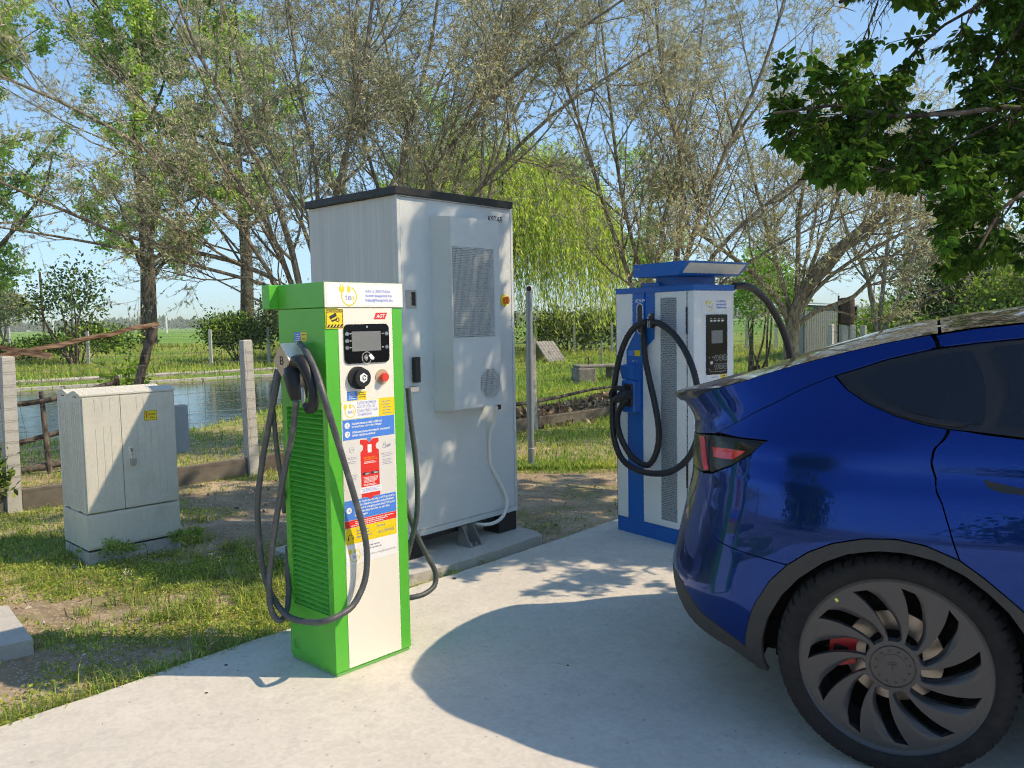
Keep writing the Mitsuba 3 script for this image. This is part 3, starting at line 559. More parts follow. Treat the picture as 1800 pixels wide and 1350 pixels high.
Eb('padlock__shackle', tube(catmull([(.289, -.032, .638), (.289, -.032, .662), (.2945, -.032, .674), (.3055, -.032, .674), (.311, -.032, .662), (.311, -.032, .638)], 6), .0042, 10), 'm_chrome', smooth=60)
Eb('meter_box', bx(EW + .002, EW + .16, .185, .36, .602, .945, .006), 'm_ec_grey', label='small grey box fixed to the right end')
Eb('meter_box__door', bx(EW + .145, EW + .175, .187, .358, .606, .941, .004), 'm_ec_grey')

# ================================================================== blue fast charger
LX = frame((1.16, 5.36), .63)
bl = thing('fast_charger', 'white and blue fast charging station with black hoses and a blue canopy on top', 'charging station')
def L(part, mesh, m, **k): return add(f'{bl}__{part}', mesh, m, X=LX, **k)
W_, D_ = .44, .725
plan = sg.Polygon([(0, 0), (W_ - .05, 0), (W_, .05), (W_, D_ - .06), (W_ - .06, D_), (.055, D_), (0, D_ - .02)])
def up_prism(poly, z0, z1):
    m = trimesh.creation.extrude_polygon(poly, z1 - z0, engine='earcut'); v, f = tri(m); return v + [0, 0, z0], f
L('plinth', up_prism(plan.buffer(.003), 0, .104), 'm_blue'); L('body', up_prism(plan, .105, 1.674), 'm_white'); L('cap', up_prism(plan.buffer(.006, join_style=2), 1.675, 1.713), 'm_blue')
# side: doors with seams, blue strip, perforated panel (left face, x = 0)
def lbox(part, y0, y1, z0, z1, m, x0=-.004, x1=-.0003, **k): return L(part, bx(x0, x1, y0, y1, z0, z1), m, **k)
lbox('side_panel', .056, .704, .112, 1.670, 'm_white'); lbox('seam', .0485, .0535, .112, 1.670, 'm_print_dark', -.0012); lbox('seam', .707, .7115, .112, 1.670, 'm_print_dark', -.0012)
for z in (1.40, .40): lbox('hinge', .046, .055, z, z + .17, 'm_print_dark', -.010, -.001)
lbox('blue_strip', .446, .597, .106, 1.18, 'm_blue', -.0062, -.0042)
def lpoly(part, pts, m, x0, x1, **k):
    mm = trimesh.creation.extrude_polygon(sg.Polygon(pts), x1 - x0, engine='earcut'); v, f = tri(mm)
    return L(part, (np.stack([x0 + v[:, 2], v[:, 0], v[:, 1]], 1), f), m, **k)
lpoly('blue_fascia', [(.525, 1.673), (.33, 1.674), (.333, 1.365), (.42, 1.30), (.444, 1.285), (.444, .862), (.597, .862), (.597, 1.285), (.506, 1.42), (.525, 1.445)], 'm_blue', -.012, -.0063)
lpoly('blue_fascia__hood', [(.525, 1.672), (.415, 1.674), (.415, 1.43), (.525, 1.43)], 'm_blue', -.022, -.0122)
slot = sg.LineString([(.452, 1.575), (.452, 1.43)]).buffer(.030)
lpoly('cable_slot', list(slot.exterior.coords), 'm_label_white', -.0235, -.0221); lpoly('cable_slot__opening', list(slot.buffer(-.0055).exterior.coords), 'm_print_dark', -.0245, -.0236)
L('lettering', text('EXP', .019, .499, 1.613, -.0223, LEFT, width=.092, slant=.25, bold=True), 'm_white')
L('lettering', text('DC-1', .011, .541, 1.2095, -.0122, LEFT, width=.045), 'm_label_grey')
lbox('sticker', .463, .518, 1.247, 1.286, 'm_label_yellow', -.0128, -.0121); lbox('sticker', .528, .582, 1.247, 1.286, 'm_label_blue', -.0128, -.0121)
# perforated panel: a dark backing with staggered rows of slotted sheet
lbox('vent_panel', .137, .281, .15, 1.636, 'm_ec_grey', -.0046, -.0041)
vs = []
for i in range(124):
    z = .158 + i * .01195
    for j in range(11):
        y = .144 + j * .0128 + (.0064 if i % 2 else 0)
        if y < .277: vs.append(bx(-.0052, -.0046, y - .0036, y + .0036, z - .0030, z + .0030))
L('vent_panel__perforations', join(vs), 'm_print_dark', kind='stuff')
# hose clamp
L('hose_clamp', join(bx(-.10, -.004, .262, .292, 1.455, 1.475, .003), bx(-.115, -.070, .255, .300, 1.44, 1.50, .006), cyl((-.09, .278, 1.49), (-.09, .278, 1.535), .018, 14)), 'm_black', label='black hose clamp with bright bolts')
for y, z in ((.272, 1.525), (.286, 1.507)): L('hose_clamp__bolt', cyl((-.105, y, z), (-.118, y, z), .008, 10), 'm_chrome')
for y in (.27, .284): L('hose_clamp__clip', bx(-.121, -.116, y - .003, y + .003, 1.442, 1.488), 'm_chrome')
# holster and plug on the side
hol = hull([(-.006, .452, 1.19), (-.006, .604, 1.19), (-.085, .60, 1.185), (-.085, .47, 1.185), (-.075, .575, 1.09), (-.075, .46, 1.09), (-.006, .452, 1.08), (-.006, .58, 1.08)])
L('holster', join(hol, bx(-.085, -.006, .452, .578, .862, 1.085, .01)), 'm_blue', label='blue plug holster on the side')
L('holster__socket', bx(-.10, -.084, .458, .545, .905, 1.06, .008), 'm_black')
def LC(P, R): return chain(P, R, 14)
L('plug', LC([(-.095, .49, .99), (-.135, .495, .985), (-.165, .51, .97), (-.175, .54, .955), (-.165, .565, .945)], [.040, .042, .034, .024, .018]), 'm_rubber', smooth=40, label='black charging plug parked in the blue holster')
L('plug__handle', LC([(-.13, .495, 1.025), (-.165, .53, 1.035), (-.175, .57, 1.015), (-.172, .59, .98), (-.168, .575, .945)], [.018, .017, .015, .014, .016]), 'm_rubber', smooth=40)
for nm, P, r in (('hose', P_b1, .0205), ('hose', P_b2, .0205), ('hose', P_b3, .026)): cable(f'{bl}__{nm}', P, r, 'm_hose', 14)
# front: label, screen
def lf(part, x0, x1, z0, z1, m, y=0.0, d=.0012, r=0, **k): return L(part, prism(rrect(x0, x1, z0, z1, r) if r else sg.box(x0, z0, x1, z1), y - d, y - .0002), m, **k)
lf('front_door', .003, W_ - .052, .112, 1.668, 'm_white', 0, .003)
lf('top_label', .078, .362, 1.524, 1.636, 'm_label_white', -.0031)
tea_logo(.150, 1.574, .030, -.0046, 'top_label__', L)
for s, z, w in (('+36 1 300 9464', 1.600, .090), ('www.teapont.hu', 1.580, .098), ('help@teapont.hu', 1.560, .100)): L('top_label__lettering', text(s, .011, .215, z, -.0046, width=w, bold=True), 'm_print_blue')
lf('screen_unit', .118, .318, 1.130, 1.520, 'm_black_gloss', -.0031, .007, .012, label='black glossy control panel with small display and icons')
y0 = -.0104
lf('screen_unit__display', .162, .271, 1.333, 1.417, 'm_lcd', y0, .0008)
for x in (.158, .195, .232, .269): lf('screen_unit__light', x - .0115, x + .0115, 1.475, 1.485, 'm_white', y0, .0008); lf('screen_unit__mark', x - .010, x + .008, 1.493, 1.496, 'm_label_grey', y0, .0007)
for z in (1.238, 1.182):
    for x in (.210, .254, .296): L('screen_unit__icon', prism(shapely.union_all([ring_poly(x, z, .0185, .0018), sg.LineString([(x - .006, z + .007), (x + .004, z), (x - .006, z - .007)]).buffer(.0009)]), y0 - .0008, y0), 'm_label_grey')
L('screen_unit__frame_print', prism(shapely.union_all([sg.LineString([(.137, 1.237), (.137, 1.245), (.148, 1.245)]).buffer(.001), sg.LineString([(.168, 1.245), (.178, 1.245), (.178, 1.237)]).buffer(.001), sg.LineString([(.137, 1.17), (.137, 1.162), (.148, 1.162)]).buffer(.001), sg.box(.150, 1.198, .174, 1.217)]), y0 - .0008, y0), 'm_label_grey')
lf('screen_unit__print', .142, .300, 1.148, 1.150, 'm_label_grey', y0, .0006)
lf('bottom_label', .118, .255, 1.088, 1.123, 'm_label_white', -.0031); lf('bottom_label', .256, .320, 1.092, 1.127, 'm_label_yellow', -.0031)
L('bottom_label__print', prism(sg.MultiPolygon([sg.box(.168 + i * .012, 1.108, .177 + i * .012, 1.115) for i in range(6)]), -.0048, -.0044), 'm_print_grey'); L('bottom_label_001__print', prism(sg.MultiPolygon([sg.box(.272, 1.115, .302, 1.119), sg.box(.276, 1.105, .296, 1.109)]), -.0048, -.0044), 'm_print_dark')
# canopy
L('canopy_neck', join(bx(.03, .42, .185, .35, 1.7135, 1.775, .003), bx(.0, .12, .30, .46, 1.7135, 1.74, .003)), 'm_blue')
ca = [(-.03, 1.86), (.055, 1.776), (.45, 1.776), (.45, 1.86)]
vv = []
for x in (-.085, .520): vv += [(x + (.0 if yz[0] > .2 else 0), *yz) for yz in ca]
cn = L('canopy', hull(vv), 'm_blue', label='blue wedge canopy over the screen')
scene['m_diffuser'] = {'type': 'roughplastic', 'diffuse_reflectance': rgb(.62, .66, .62), 'alpha': .08, 'nonlinear': False}
ed = np.array([.085, -.084]) / np.hypot(.085, .084); nn_ = np.array([-.084, -.085]) / np.hypot(.085, .084)
def cq(x0, x1, a, b, o0, o1):
    P = []
    for x in (x0, x1):
        for t in (a, b):
            for o in (o0, o1): P.append((x, -.03 + ed[0] * t + nn_[0] * o, 1.86 + ed[1] * t + nn_[1] * o))
    return hull(P)
L('canopy__light_panel', cq(-.055, .49, .016, .100, .0003, .004), 'm_diffuser', label='pale light panel on the sloping front')
for y in (.395, .425): L('canopy__rivet', cyl((-.0851, y, 1.83), (-.088, y, 1.83), .004, 8), 'm_chrome')
# ================================================================== the blue car: body surface in car coordinates
# X forward from the rear axle, N inboard from the near wheel face, z up; NC = centre plane
PHI = .46
CX = np.eye(4); CX[:3, 0] = [math.cos(PHI), -math.sin(PHI), 0]; CX[:3, 1] = [math.sin(PHI), math.cos(PHI), 0]; CX[:3, 3] = [1.210, 2.634, 0]
NC = .94
def _i(z, zs, vs): return np.interp(z, zs, vs)
Z_W = [.20, .27, .35, .50, .65, .80, .95, 1.00, 1.04, 1.08, 1.12, 1.16, 1.22, 1.30, 1.40, 1.48, 1.56, 1.62]
V_W = [.86, .905, .925, .946, .953, .947, .930, .922, .911, .897, .886, .866, .834, .792, .735, .680, .60, .50]
Z_XR = [.20, .27, .35, .45, .55, .65, .75, .85, .95, 1.02, 1.07, 1.11, 1.15, 1.20, 1.30, 1.40, 1.50, 1.62]
V_XR = [-.79, -.885, -.925, -.935, -.91, -.885, -.86, -.838, -.835, -.835, -.835, -.855, -.905, -.95, -1.02, -1.05, -1.0, -1.0]
Z_X0 = [.20, .95, 1.05, 1.15, 1.30, 1.62]; V_X0 = [-.05, -.05, .02, .25, .35, .4]
Z_P = [.2, .9, 1.05, 1.2, 1.62]; V_P = [2.2, 2.2, 2.2, 2.1, 2.0]
LM = 2.45                                                             # length of the straight flank
def smooth_interp(z, zs, vs):
    return sum(np.interp(np.asarray(z, float) + d, zs, vs) for d in (-.024, -.012, 0, .012, .024)) / 5
def skin(s, z):
    """s > 0 runs round the tail, s < 0 forward along the flank; returns car coordinates"""
    s, z = np.broadcast_arrays(np.asarray(s, float), np.asarray(z, float))
    W, xr, x0, p = (smooth_interp(z, a, b) for a, b in ((Z_W, V_W), (Z_XR, V_XR), (Z_X0, V_X0), (Z_P, V_P)))
    th = np.clip(s / 1.35, 0, 1) * np.pi / 2
    xb = x0 - (x0 - xr) * np.sin(th) ** (2 / p); hb = W * np.clip(np.cos(th), 1e-9, 1) ** (2 / p)
    sf = np.clip(-s, 0, LM); xm = x0 + sf * (LM + .05) / LM
    tf = np.clip((-s - LM) / 1.5, 0, 1) * np.pi / 2
    xe = _i(z, [.2, .35, .5, .65, .75, .9, 1.0, 1.2, 1.6], [3.55, 3.68, 3.74, 3.75, 3.72, 3.55, 3.2, 2.9, 2.2])
    xf = np.maximum(xe - (x0 + LM + .05), .05); x1 = x0 + LM + .05
    xq = x1 + xf * np.sin(tf) ** .9; hq = W * np.clip(np.cos(tf), 1e-9, 1) ** .8
    x = np.where(s > 0, xb, np.where(-s < LM, xm, xq)); h = np.where(s > 0, hb, np.where(-s < LM, W, hq))
    n = NC - h
    # crisp shoulder crease, faint haunch over the arch
    n = n + .010 * np.exp(-((z - .985) / .05) ** 2) * (s < .9) - .012 * np.exp(-((z - .74) / .16) ** 2 - ((x - .0) / .55) ** 2)
    return np.stack([x, n, z], -1)
def skin_n(s, z, e=2e-3):
    a = skin(np.asarray(s) + e, z) - skin(np.asarray(s) - e, z); b = skin(s, np.asarray(z) + e) - skin(s, np.asarray(z) - e)
    n = np.cross(a, b); n /= np.linalg.norm(n, axis=-1, keepdims=True) + 1e-12
    c = skin(s, z) - [0, NC, 0]; c[..., 0] = np.where(np.asarray(s) > 0, c[..., 0], 0); c[..., 2] = 0
    return np.where((n * c).sum(-1, keepdims=True) < 0, -n, n)
scene['m_paint_base'] = {'type': 'principled', 'base_color': rgb(.004, .022, .20), 'roughness': .28, 'metallic': .55, 'specular': .6}
scene['m_paint'] = {'type': 'twosided', 'bsdf': {'type': 'blendbsdf', 'weight': .72, 'a': {'type': 'principled', 'base_color': rgb(.005, .044, .27), 'roughness': .32, 'metallic': .8, 'specular': .5},
                    'b': {'type': 'plastic', 'diffuse_reflectance': rgb(.002, .016, .10), 'int_ior': 1.7, 'nonlinear': True}}}
del scene['m_paint_base']
scene['m_carglass'] = {'type': 'twosided', 'bsdf': {'type': 'plastic', 'diffuse_reflectance': rgb(.006, .008, .012), 'int_ior': 1.5}}
def dust_fn(p, n, uv):
    f = fbm(p.x * 60, p.y * 60, p.z * 60, octaves=3); g = fbm(p.x * 7, p.y * 7, p.z * 7, octaves=4); d1, d2, r = voronoi(p.x * 55, p.y * 55)
    d = .05 + .42 * smoothstep(.35, .75, f) * smoothstep(.25, .7, g) + .45 * smoothstep(.28, .12, d1) * smoothstep(.6, .7, r)
    return dr.clip(d, 0, 1)
scene['m_dustyglass'] = {'type': 'twosided', 'bsdf': {'type': 'blendbsdf', 'weight': proc(dust_fn), 'a': {'type': 'plastic', 'diffuse_reflectance': rgb(.006, .007, .009), 'int_ior': 1.5}, 'b': {'type': 'diffuse', 'reflectance': rgb(.30, .28, .22)}}}
mat('m_trim', (.010, .010, .011), .35); mat('m_clad', grained((.040, .042, .043), .12, 120, 8), .6, 0, .3)
mat('m_tyre', grained((.018, .018, .019), .25, 60, 6, (.05, .048, .045), .25, 14), .8, 0, .2)
mat('m_rim', (.058, .060, .064), .36, .3)
mat('m_disc', (.27, .255, .235), .30, .9); mat('m_caliper', (.42, .010, .016), .35); mat('m_void', (.006, .006, .006), .9, spec=.1)
scene['m_lens_red'] = {'type': 'twosided', 'bsdf': {'type': 'plastic', 'diffuse_reflectance': rgb(.55, .012, .035), 'int_ior': 1.5}}
mat('m_spoiler', (.018, .019, .021), .18, .0, .5, 1.0)
mat('m_sticker', (.55, .75, .12), .5)
car = thing('parked_car', 'dark blue car with dusty glass roof and dark grey turbine-bladed wheels at the right', 'car')

def surf(poly, off=0.0, step=.032, flange=.012):
    """a panel: polygon in (s, z) laid on the body skin, with its edges turned inward; returns vertices, faces, normals"""
    V, F, N = [], [], []; at = 0
    x0, z0, x1, z1 = poly.bounds
    gx = np.linspace(x0, x1, max(2, int((x1 - x0) / step) + 2)); gzv = np.linspace(z0, z1, max(2, int((z1 - z0) / step) + 2))
    A, Bz = np.meshgrid(gx[:-1], gzv[:-1]); A2, B2 = np.meshgrid(gx[1:], gzv[1:])
    boxes = shapely.box(A.ravel(), Bz.ravel(), A2.ravel(), B2.ravel()); cut = shapely.intersection(poly, boxes)
    P2 = []
    for g in cut:
        for q in getattr(g, 'geoms', [g]):
            if q.geom_type != 'Polygon' or q.area < 1e-9: continue
            c = np.array(q.exterior.coords)[:-1]
            if len(q.interiors) == 0 and len(c) == 4 and abs(q.area - (gx[1] - gx[0]) * (gzv[1] - gzv[0])) < 1e-9: f = np.array([[0, 1, 2], [0, 2, 3]])
            else: c, f = trimesh.creation.triangulate_polygon(q, engine='earcut')
            P2.append(np.asarray(c)); F.append(np.asarray(f) + at); at += len(c)
    P2 = np.vstack(P2); n = skin_n(P2[:, 0], P2[:, 1]); V.append(skin(P2[:, 0], P2[:, 1]) + n * off); N.append(n)
    if flange:
        for ring in [poly.exterior] + list(poly.interiors):
            L_ = ring.length; k = max(8, int(L_ / .02)); c = np.array([ring.interpolate(t).coords[0] for t in np.linspace(0, L_, k)])
            n = skin_n(c[:, 0], c[:, 1]); o = skin(c[:, 0], c[:, 1]) + n * off; i = o - n * flange
            tn = np.gradient(o, axis=0); en = np.cross(tn, n); en /= np.linalg.norm(en, axis=1, keepdims=True) + 1e-9
            V += [o, i]; N += [n * .6 + en * .4, en]; j = np.arange(k - 1)
            F.append(np.vstack([np.stack([j, j + 1, j + k + 1], 1), np.stack([j, j + k + 1, j + k], 1)]) + at); at += 2 * k
    V, F, N = np.vstack(V), np.vstack(F), np.vstack(N)
    fn = np.cross(V[F[:, 1]] - V[F[:, 0]], V[F[:, 2]] - V[F[:, 0]]); fl = (fn * N[F].sum(1)).sum(1) < 0; F[fl] = F[fl][:, ::-1]
    return V, F, N
def addn(key, V, F, N, m, label=None, X=CX, exact=False, kind=None):
    k = key if exact else key_of(key); V2 = V @ X[:3, :3].T + X[:3, 3]; N2 = N @ X[:3, :3].T; N2 = N2 / (np.linalg.norm(N2, axis=1, keepdims=True) + 1e-12)
    path = meshkit.write_ply((V2, F), False, None, None, normals=N2)
    scene[k] = {'type': 'ply', 'filename': path, 'face_normals': False, 'bsdf': {'type': 'ref', 'id': m}}
    if label or kind:
        d = labels.setdefault(k, {}); d.update({a: b for a, b in (('label', label), ('kind', kind)) if b})
    return k
def mirror(V, F, N): 
    V = V.copy(); N = N.copy(); V[:, 1] = 2 * NC - V[:, 1]; N[:, 1] *= -1; return V, F[:, ::-1], N
def panel(part, pts, m, off=0.0, both='copy', step=.032, flange=.012, label=None, shrink=.0022):
    p = pts if hasattr(pts, 'bounds') else sg.Polygon(pts)
    p = p.buffer(-shrink, join_style=1) if shrink else p
    p = p.buffer(0); p = max(p.geoms, key=lambda g: g.area) if hasattr(p, 'geoms') else p
    V, F, N = surf(p, off, step, flange); Mr = mirror(V, F, N)
    if both == 'join':
        return addn(f'{car}__{part}', np.vstack([V, Mr[0]]), np.vstack([F, Mr[1] + len(V)]), np.vstack([N, Mr[2]]), m, label)
    k = addn(f'{car}__{part}', V, F, N, m, label)
    if both == 'copy': addn(f'{car}__{part}', *Mr, m)
    return k
def sx(x): return (-.05 - x) if x < 2.40 else -(2.45 + 1.5 * math.asin(min(1, max(0, (x - 2.45) / 1.25)) ** (1 / .9)) / (math.pi / 2))
hatch = [(.721, 1.061), (.639, 1.107), (.561, 1.153), (.485, 1.195), (.421, 1.241), (.374, 1.272), (.343, 1.292)]
trim_lo = [(.306, 1.247), (.251, 1.205), (.177, 1.169), (.110, 1.149), (.044, 1.137)]
dcut = [(.044, 1.137), (.027, 1.123), (-.016, 1.085), (-.073, 1.049), (-.139, .983), (-.178, .913), (-.196, .849), (-.212, .791), (-.229, .741)]
arch_o = [(.431, .228), (.430, .31), (.397, .414), (.37, .496), (.325, .585), (.265, .657), (.194, .715), (.12, .755), (.03, .782), (-.055, .789), (-.137, .777), (-.229, .741), (-.295, .693), (-.348, .647), (-.399, .601), (-.45, .53), (-.487, .44), (-.505, .35), (-.51, .26), (-.51, .215)]
arch_i = [(.372, .228), (.345, .36), (.319, .446), (.276, .542), (.22, .617), (.142, .687), (.073, .725), (-.001, .745), (-.08, .747), (-.165, .731), (-.245, .693), (-.307, .645), (-.36, .592), (-.401, .53), (-.435, .44), (-.452, .34), (-.456, .215)]
bcut = [(.265, .657), (.333, .661), (.419, .663), (.52, .667), (.593, .673), (.632, .685), (.655, .715), (.706, .779), (.762, .837), (.811, .893)]
rail = [(1.35, 1.150), (1.2, 1.152), (1.05, 1.163), (.95, 1.175), (.85, 1.192), (.72, 1.224), (.589, 1.262), (.432, 1.328), (.319, 1.374), (.243, 1.404), (.161, 1.432), (.09, 1.452), (0, 1.468), (-.15, 1.490), (-.4, 1.515), (-.8, 1.542), (-1.1, 1.550), (-1.4, 1.535), (-1.75, 1.46), (-2.05, 1.34), (-2.3, 1.20), (-2.5, 1.07), (-2.7, 1.00), (-3.1, .965), (-3.4, .92), (-3.7, .84), (-3.95, .70)]
RS = np.array(rail)[::-1]
def zr(s): return np.interp(s, RS[:, 0], RS[:, 1])
def i_arch(s, o=0): return arch_o[s:]
k_door = arch_o.index((-.229, .741)); k_b = arch_o.index((.265, .657))
panel('rear_quarter', hatch + trim_lo + dcut[1:] + arch_o[k_b:k_door][::-1] + bcut[1:] + [(.714, .907), (.577, .953), (.487, 1.007), (.448, 1.063), (.60, 1.058)], 'm_paint', label='blue rear quarter panel')
panel('rear_door', dcut + arch_o[k_door + 1:] [:6] + [(-.508, .36), (-1.05, .36), (-1.05, 1.105), (-.6, 1.098), (-.176, 1.115), (-.053, 1.125)], 'm_paint')
panel('front_door', [(-1.055, .36), (-1.055, 1.105), (-1.6, 1.09), (-2.12, 1.06), (-2.10, .9), (-2.02, .6), (-2.05, .36)], 'm_paint')
fa = [(sx(2.89 + .46 * math.cos(t)), .355 + .44 * math.sin(t)) for t in np.linspace(math.pi * 1.05, -.05 * math.pi, 24)]
fo = sg.Polygon([(-2.125, 1.06), (-2.3, 1.04), (-2.7, .99), (-3.1, .955), (-3.4, .91), (-3.7, .83), (-3.95, .69), (-3.95, .30), (-2.06, .30), (-2.03, .6), (-2.105, .9)]).difference(sg.Polygon(fa + [(fa[-1][0], .1), (fa[0][0], .1)]))
panel('front_fender', fo, 'm_paint')
panel('tailgate', hatch + [(.315, 1.306), (.237, 1.35), (.165, 1.38), (.147, 1.386)] + [(.150, 1.405), (.163, 1.43)] + [(.243, 1.404), (.319, 1.374), (.432, 1.328), (.589, 1.262), (.72, 1.224), (.85, 1.192), (.95, 1.175), (1.05, 1.163), (1.2, 1.152), (1.35, 1.150), (1.35, 1.03), (1.1, 1.025), (.94, 1.03), (.77, 1.051)], 'm_paint', both='join', label='blue tailgate with raked sides')
panel('roof_rail', [(.143, 1.389), (.079, 1.404), (.005, 1.418), (-.2, 1.445), (-.8, 1.482), (-1.2, 1.487), (-1.5, 1.46), (-1.75, 1.39), (-2.0, 1.26), (-2.25, 1.10), (-2.3, 1.045), (-2.13, 1.062), (-2.5, 1.06), (-2.3, 1.195), (-2.05, 1.335), (-1.75, 1.455), (-1.4, 1.53), (-1.1, 1.546), (-.8, 1.538), (-.4, 1.511), (-.15, 1.486), (0, 1.464), (.09, 1.448), (.157, 1.428), (.148, 1.41)], 'm_paint')
panel('bumper', [(.811, .893)] + bcut[::-1][1:] + arch_o[1:k_b][::-1] + [(.472, .328), (.546, .350), (.667, .372), (.751, .408), (.815, .440), (.9, .455), (1.05, .455), (1.35, .45), (1.35, .70), (1.0, .70), (.90, .80), (.86, .893)], 'm_paint', both='join', label='blue rear bumper')
panel('tailgate__lower', [(.866, .893), (.905, .803), (1.003, .703), (1.35, .703), (1.35, .888), (1.1, .886)], 'm_paint', both='join')
panel('valance', [(.431, .228), (.52, .268), (.68, .275), (.82, .278), (1.0, .29), (1.35, .30), (1.35, .447), (1.05, .452), (.9, .452), (.815, .437), (.751, .405), (.667, .369), (.546, .347), (.472, .325), (.431, .308)], 'm_clad', both='join', label='dark grey lower bumper')
panel('wheel_arch_trim', arch_o + arch_i[::-1], 'm_clad', .004, flange=.014, label='matt grey wheel arch trim')
fi = [(sx(2.89 + .40 * math.cos(t)), .355 + .39 * math.sin(t)) for t in np.linspace(math.pi * 1.05, -.05 * math.pi, 24)]
panel('wheel_arch_trim', fa + fi[::-1], 'm_clad', .004, flange=.03)
panel('sill', [(-.513, .355), (-2.05, .355), (-2.06, .30), (-2.3, .22), (-.513, .215)], 'm_clad')
# glass: black surround, panes on it
surround = [(.341, 1.292), (.315, 1.304), (.237, 1.348), (.165, 1.378), (.079, 1.402), (.005, 1.415), (-.2, 1.443), (-.8, 1.48), (-1.2, 1.485), (-1.5, 1.458), (-1.75, 1.388), (-2.0, 1.258), (-2.24, 1.10), (-2.28, 1.05), (-2.12, 1.063), (-1.6, 1.094), (-1.05, 1.109), (-.6, 1.102), (-.176, 1.119), (-.053, 1.129)] + trim_lo[::-1]
panel('window_surround', surround, 'm_trim', -.003, flange=.006, shrink=.001)
panel('window_surround__ridge', sg.LineString([(.322, 1.288), (.279, 1.243), (.228, 1.205), (.15, 1.172), (.085, 1.157), (.03, 1.150)]).buffer(.006), 'm_trim', .003, shrink=0, step=.02)
panel('quarter_window', [(.286, 1.29), (.235, 1.324), (.165, 1.358), (.097, 1.380), (.086, 1.382), (.000, 1.153), (.029, 1.152), (.069, 1.158), (.14, 1.178), (.212, 1.214), (.265, 1.256)], 'm_carglass', .0005, label='dark rear quarter window')
panel('rear_door_window', [(.056, 1.389), (.005, 1.402), (-.2, 1.430), (-.6, 1.458), (-.98, 1.470), (-1.02, 1.135), (-.6, 1.118), (-.176, 1.135), (-.038, 1.149)], 'm_carglass', .0005, label='dark tinted rear door window')
panel('front_door_window', [(-1.07, 1.470), (-1.2, 1.47), (-1.5, 1.44), (-1.73, 1.372), (-1.97, 1.25), (-2.1, 1.12), (-1.6, 1.112), (-1.07, 1.127)], 'm_carglass', .0005)
panel('door_handle', [(-.262, .989), (-.288, .984), (-.38, .968), (-.47, .964), (-.47, .950), (-.38, .950), (-.325, .954), (-.288, .966)], 'm_trim', .002, shrink=0, step=.02)
# tail lights
panel('tail_light', [(.448, 1.061), (.60, 1.056), (.764, 1.048), (.777, 1.017), (.752, .955), (.735, .912), (.714, .909), (.577, .955), (.489, 1.008)], 'm_black_gloss', .001, label='black tail light with red lens')
panel('tail_light__lens', [(.737, 1.004), (.62, 1.012), (.513, 1.016), (.571, .978), (.64, .972), (.712, .969)], 'm_lens_red', .003, shrink=0, step=.02, flange=.002)
panel('tail_light', [(.772, 1.047), (.94, 1.028), (1.10, 1.022), (1.10, .888), (.90, .894), (.813, .896), (.740, .911), (.758, .955), (.783, 1.017)], 'm_black_gloss', .001)
panel('tail_light_002__lens', [(.905, 1.024), (.833, 1.030), (.79, .97), (.742, .917), (.795, .905), (.84, .95)], 'm_lens_red', .003, shrink=0, step=.02, flange=.002)
# roof skin: rows across from rail to rail
def roof(s0, s1, inset=.0, n=60, m=15, lift=0.0, half=True):
    s = np.linspace(s0, s1, n); P = skin(s, zr(s)); cr = np.interp(s, [-3.9, -2.5, -1.2, 0, .3, .7, 1.35], [.06, .06, .075, .05, .04, .02, .0])
    t = np.linspace(0, 1, m); tt = inset + (1 - inset) * t
    nn = P[:, None, 1] + (NC - P[:, None, 1]) * tt; zz = P[:, None, 2] + cr[:, None] * (1 - (1 - tt) ** 2) + lift; xx = np.repeat(P[:, None, 0], m, 1)
    G_ = np.stack([xx, nn, zz], -1); full = np.concatenate([G_, (G_ * [1, -1, 1] + [0, 2 * NC, 0])[:, ::-1][:, 1:]], 1)
    du = np.gradient(full, axis=0); dv = np.gradient(full, axis=1); N = np.cross(du, dv); N /= np.linalg.norm(N, axis=-1, keepdims=True) + 1e-12
    N = np.where(N[..., 2:] < 0, -N, N); a, b = full.shape[:2]; i = (np.arange(a - 1)[:, None] * b + np.arange(b - 1)[None]).ravel()
    F = np.vstack([np.stack([i, i + 1, i + b + 1], 1), np.stack([i, i + b + 1, i + b], 1)])
    return full.reshape(-1, 3), F, N.reshape(-1, 3)
addn(f'{car}__roof_glass', *roof(.146, -1.45), 'm_dustyglass', 'dusty dark glass roof')
addn(f'{car}__tailgate__glass', *roof(.78, .152), 'm_dustyglass', 'dusty rear window')
addn(f'{car}__tailgate__top', *roof(1.345, .784), 'm_paint')
addn(f'{car}__windscreen', *roof(-1.455, -2.52), 'm_carglass'); addn(f'{car}__bonnet', *roof(-2.525, -3.95), 'm_paint')
# spoiler lip swept along the tail edge
s_ = np.linspace(.70, 1.35, 40); Pl = skin(s_, zr(s_)); nl = skin_n(s_, zr(s_)); nl[:, 2] = 0; nl /= np.linalg.norm(nl, axis=1, keepdims=True)
prof = [(-.07, .012), (-.03, .018), (.014, .026), (.026, .024), (.030, .016), (.024, .006), (.004, -.012), (-.012, -.016)]
fade = np.clip((s_ - .70) / .16, .02, 1)
R_ = np.stack([Pl + nl * (o * fade)[:, None] + np.stack([0 * fade, 0 * fade, h * fade], 1) for o, h in prof], 1)
R_ = np.concatenate([R_, (R_ * [1, -1, 1] + [0, 2 * NC, 0])[::-1][1:]], 0); a, b = R_.shape[:2]
i = (np.arange(a - 1)[:, None] * b + np.arange(b)[None]).ravel(); j = (np.arange(a - 1)[:, None] * b + (np.arange(b)[None] + 1) % b).ravel()
add(f'{car}__spoiler', (R_.reshape(-1, 3), np.vstack([np.stack([i, j, j + b], 1), np.stack([i, j + b, i + b], 1)])), 'm_spoiler', X=CX, smooth=50, label='dark gloss spoiler lip')
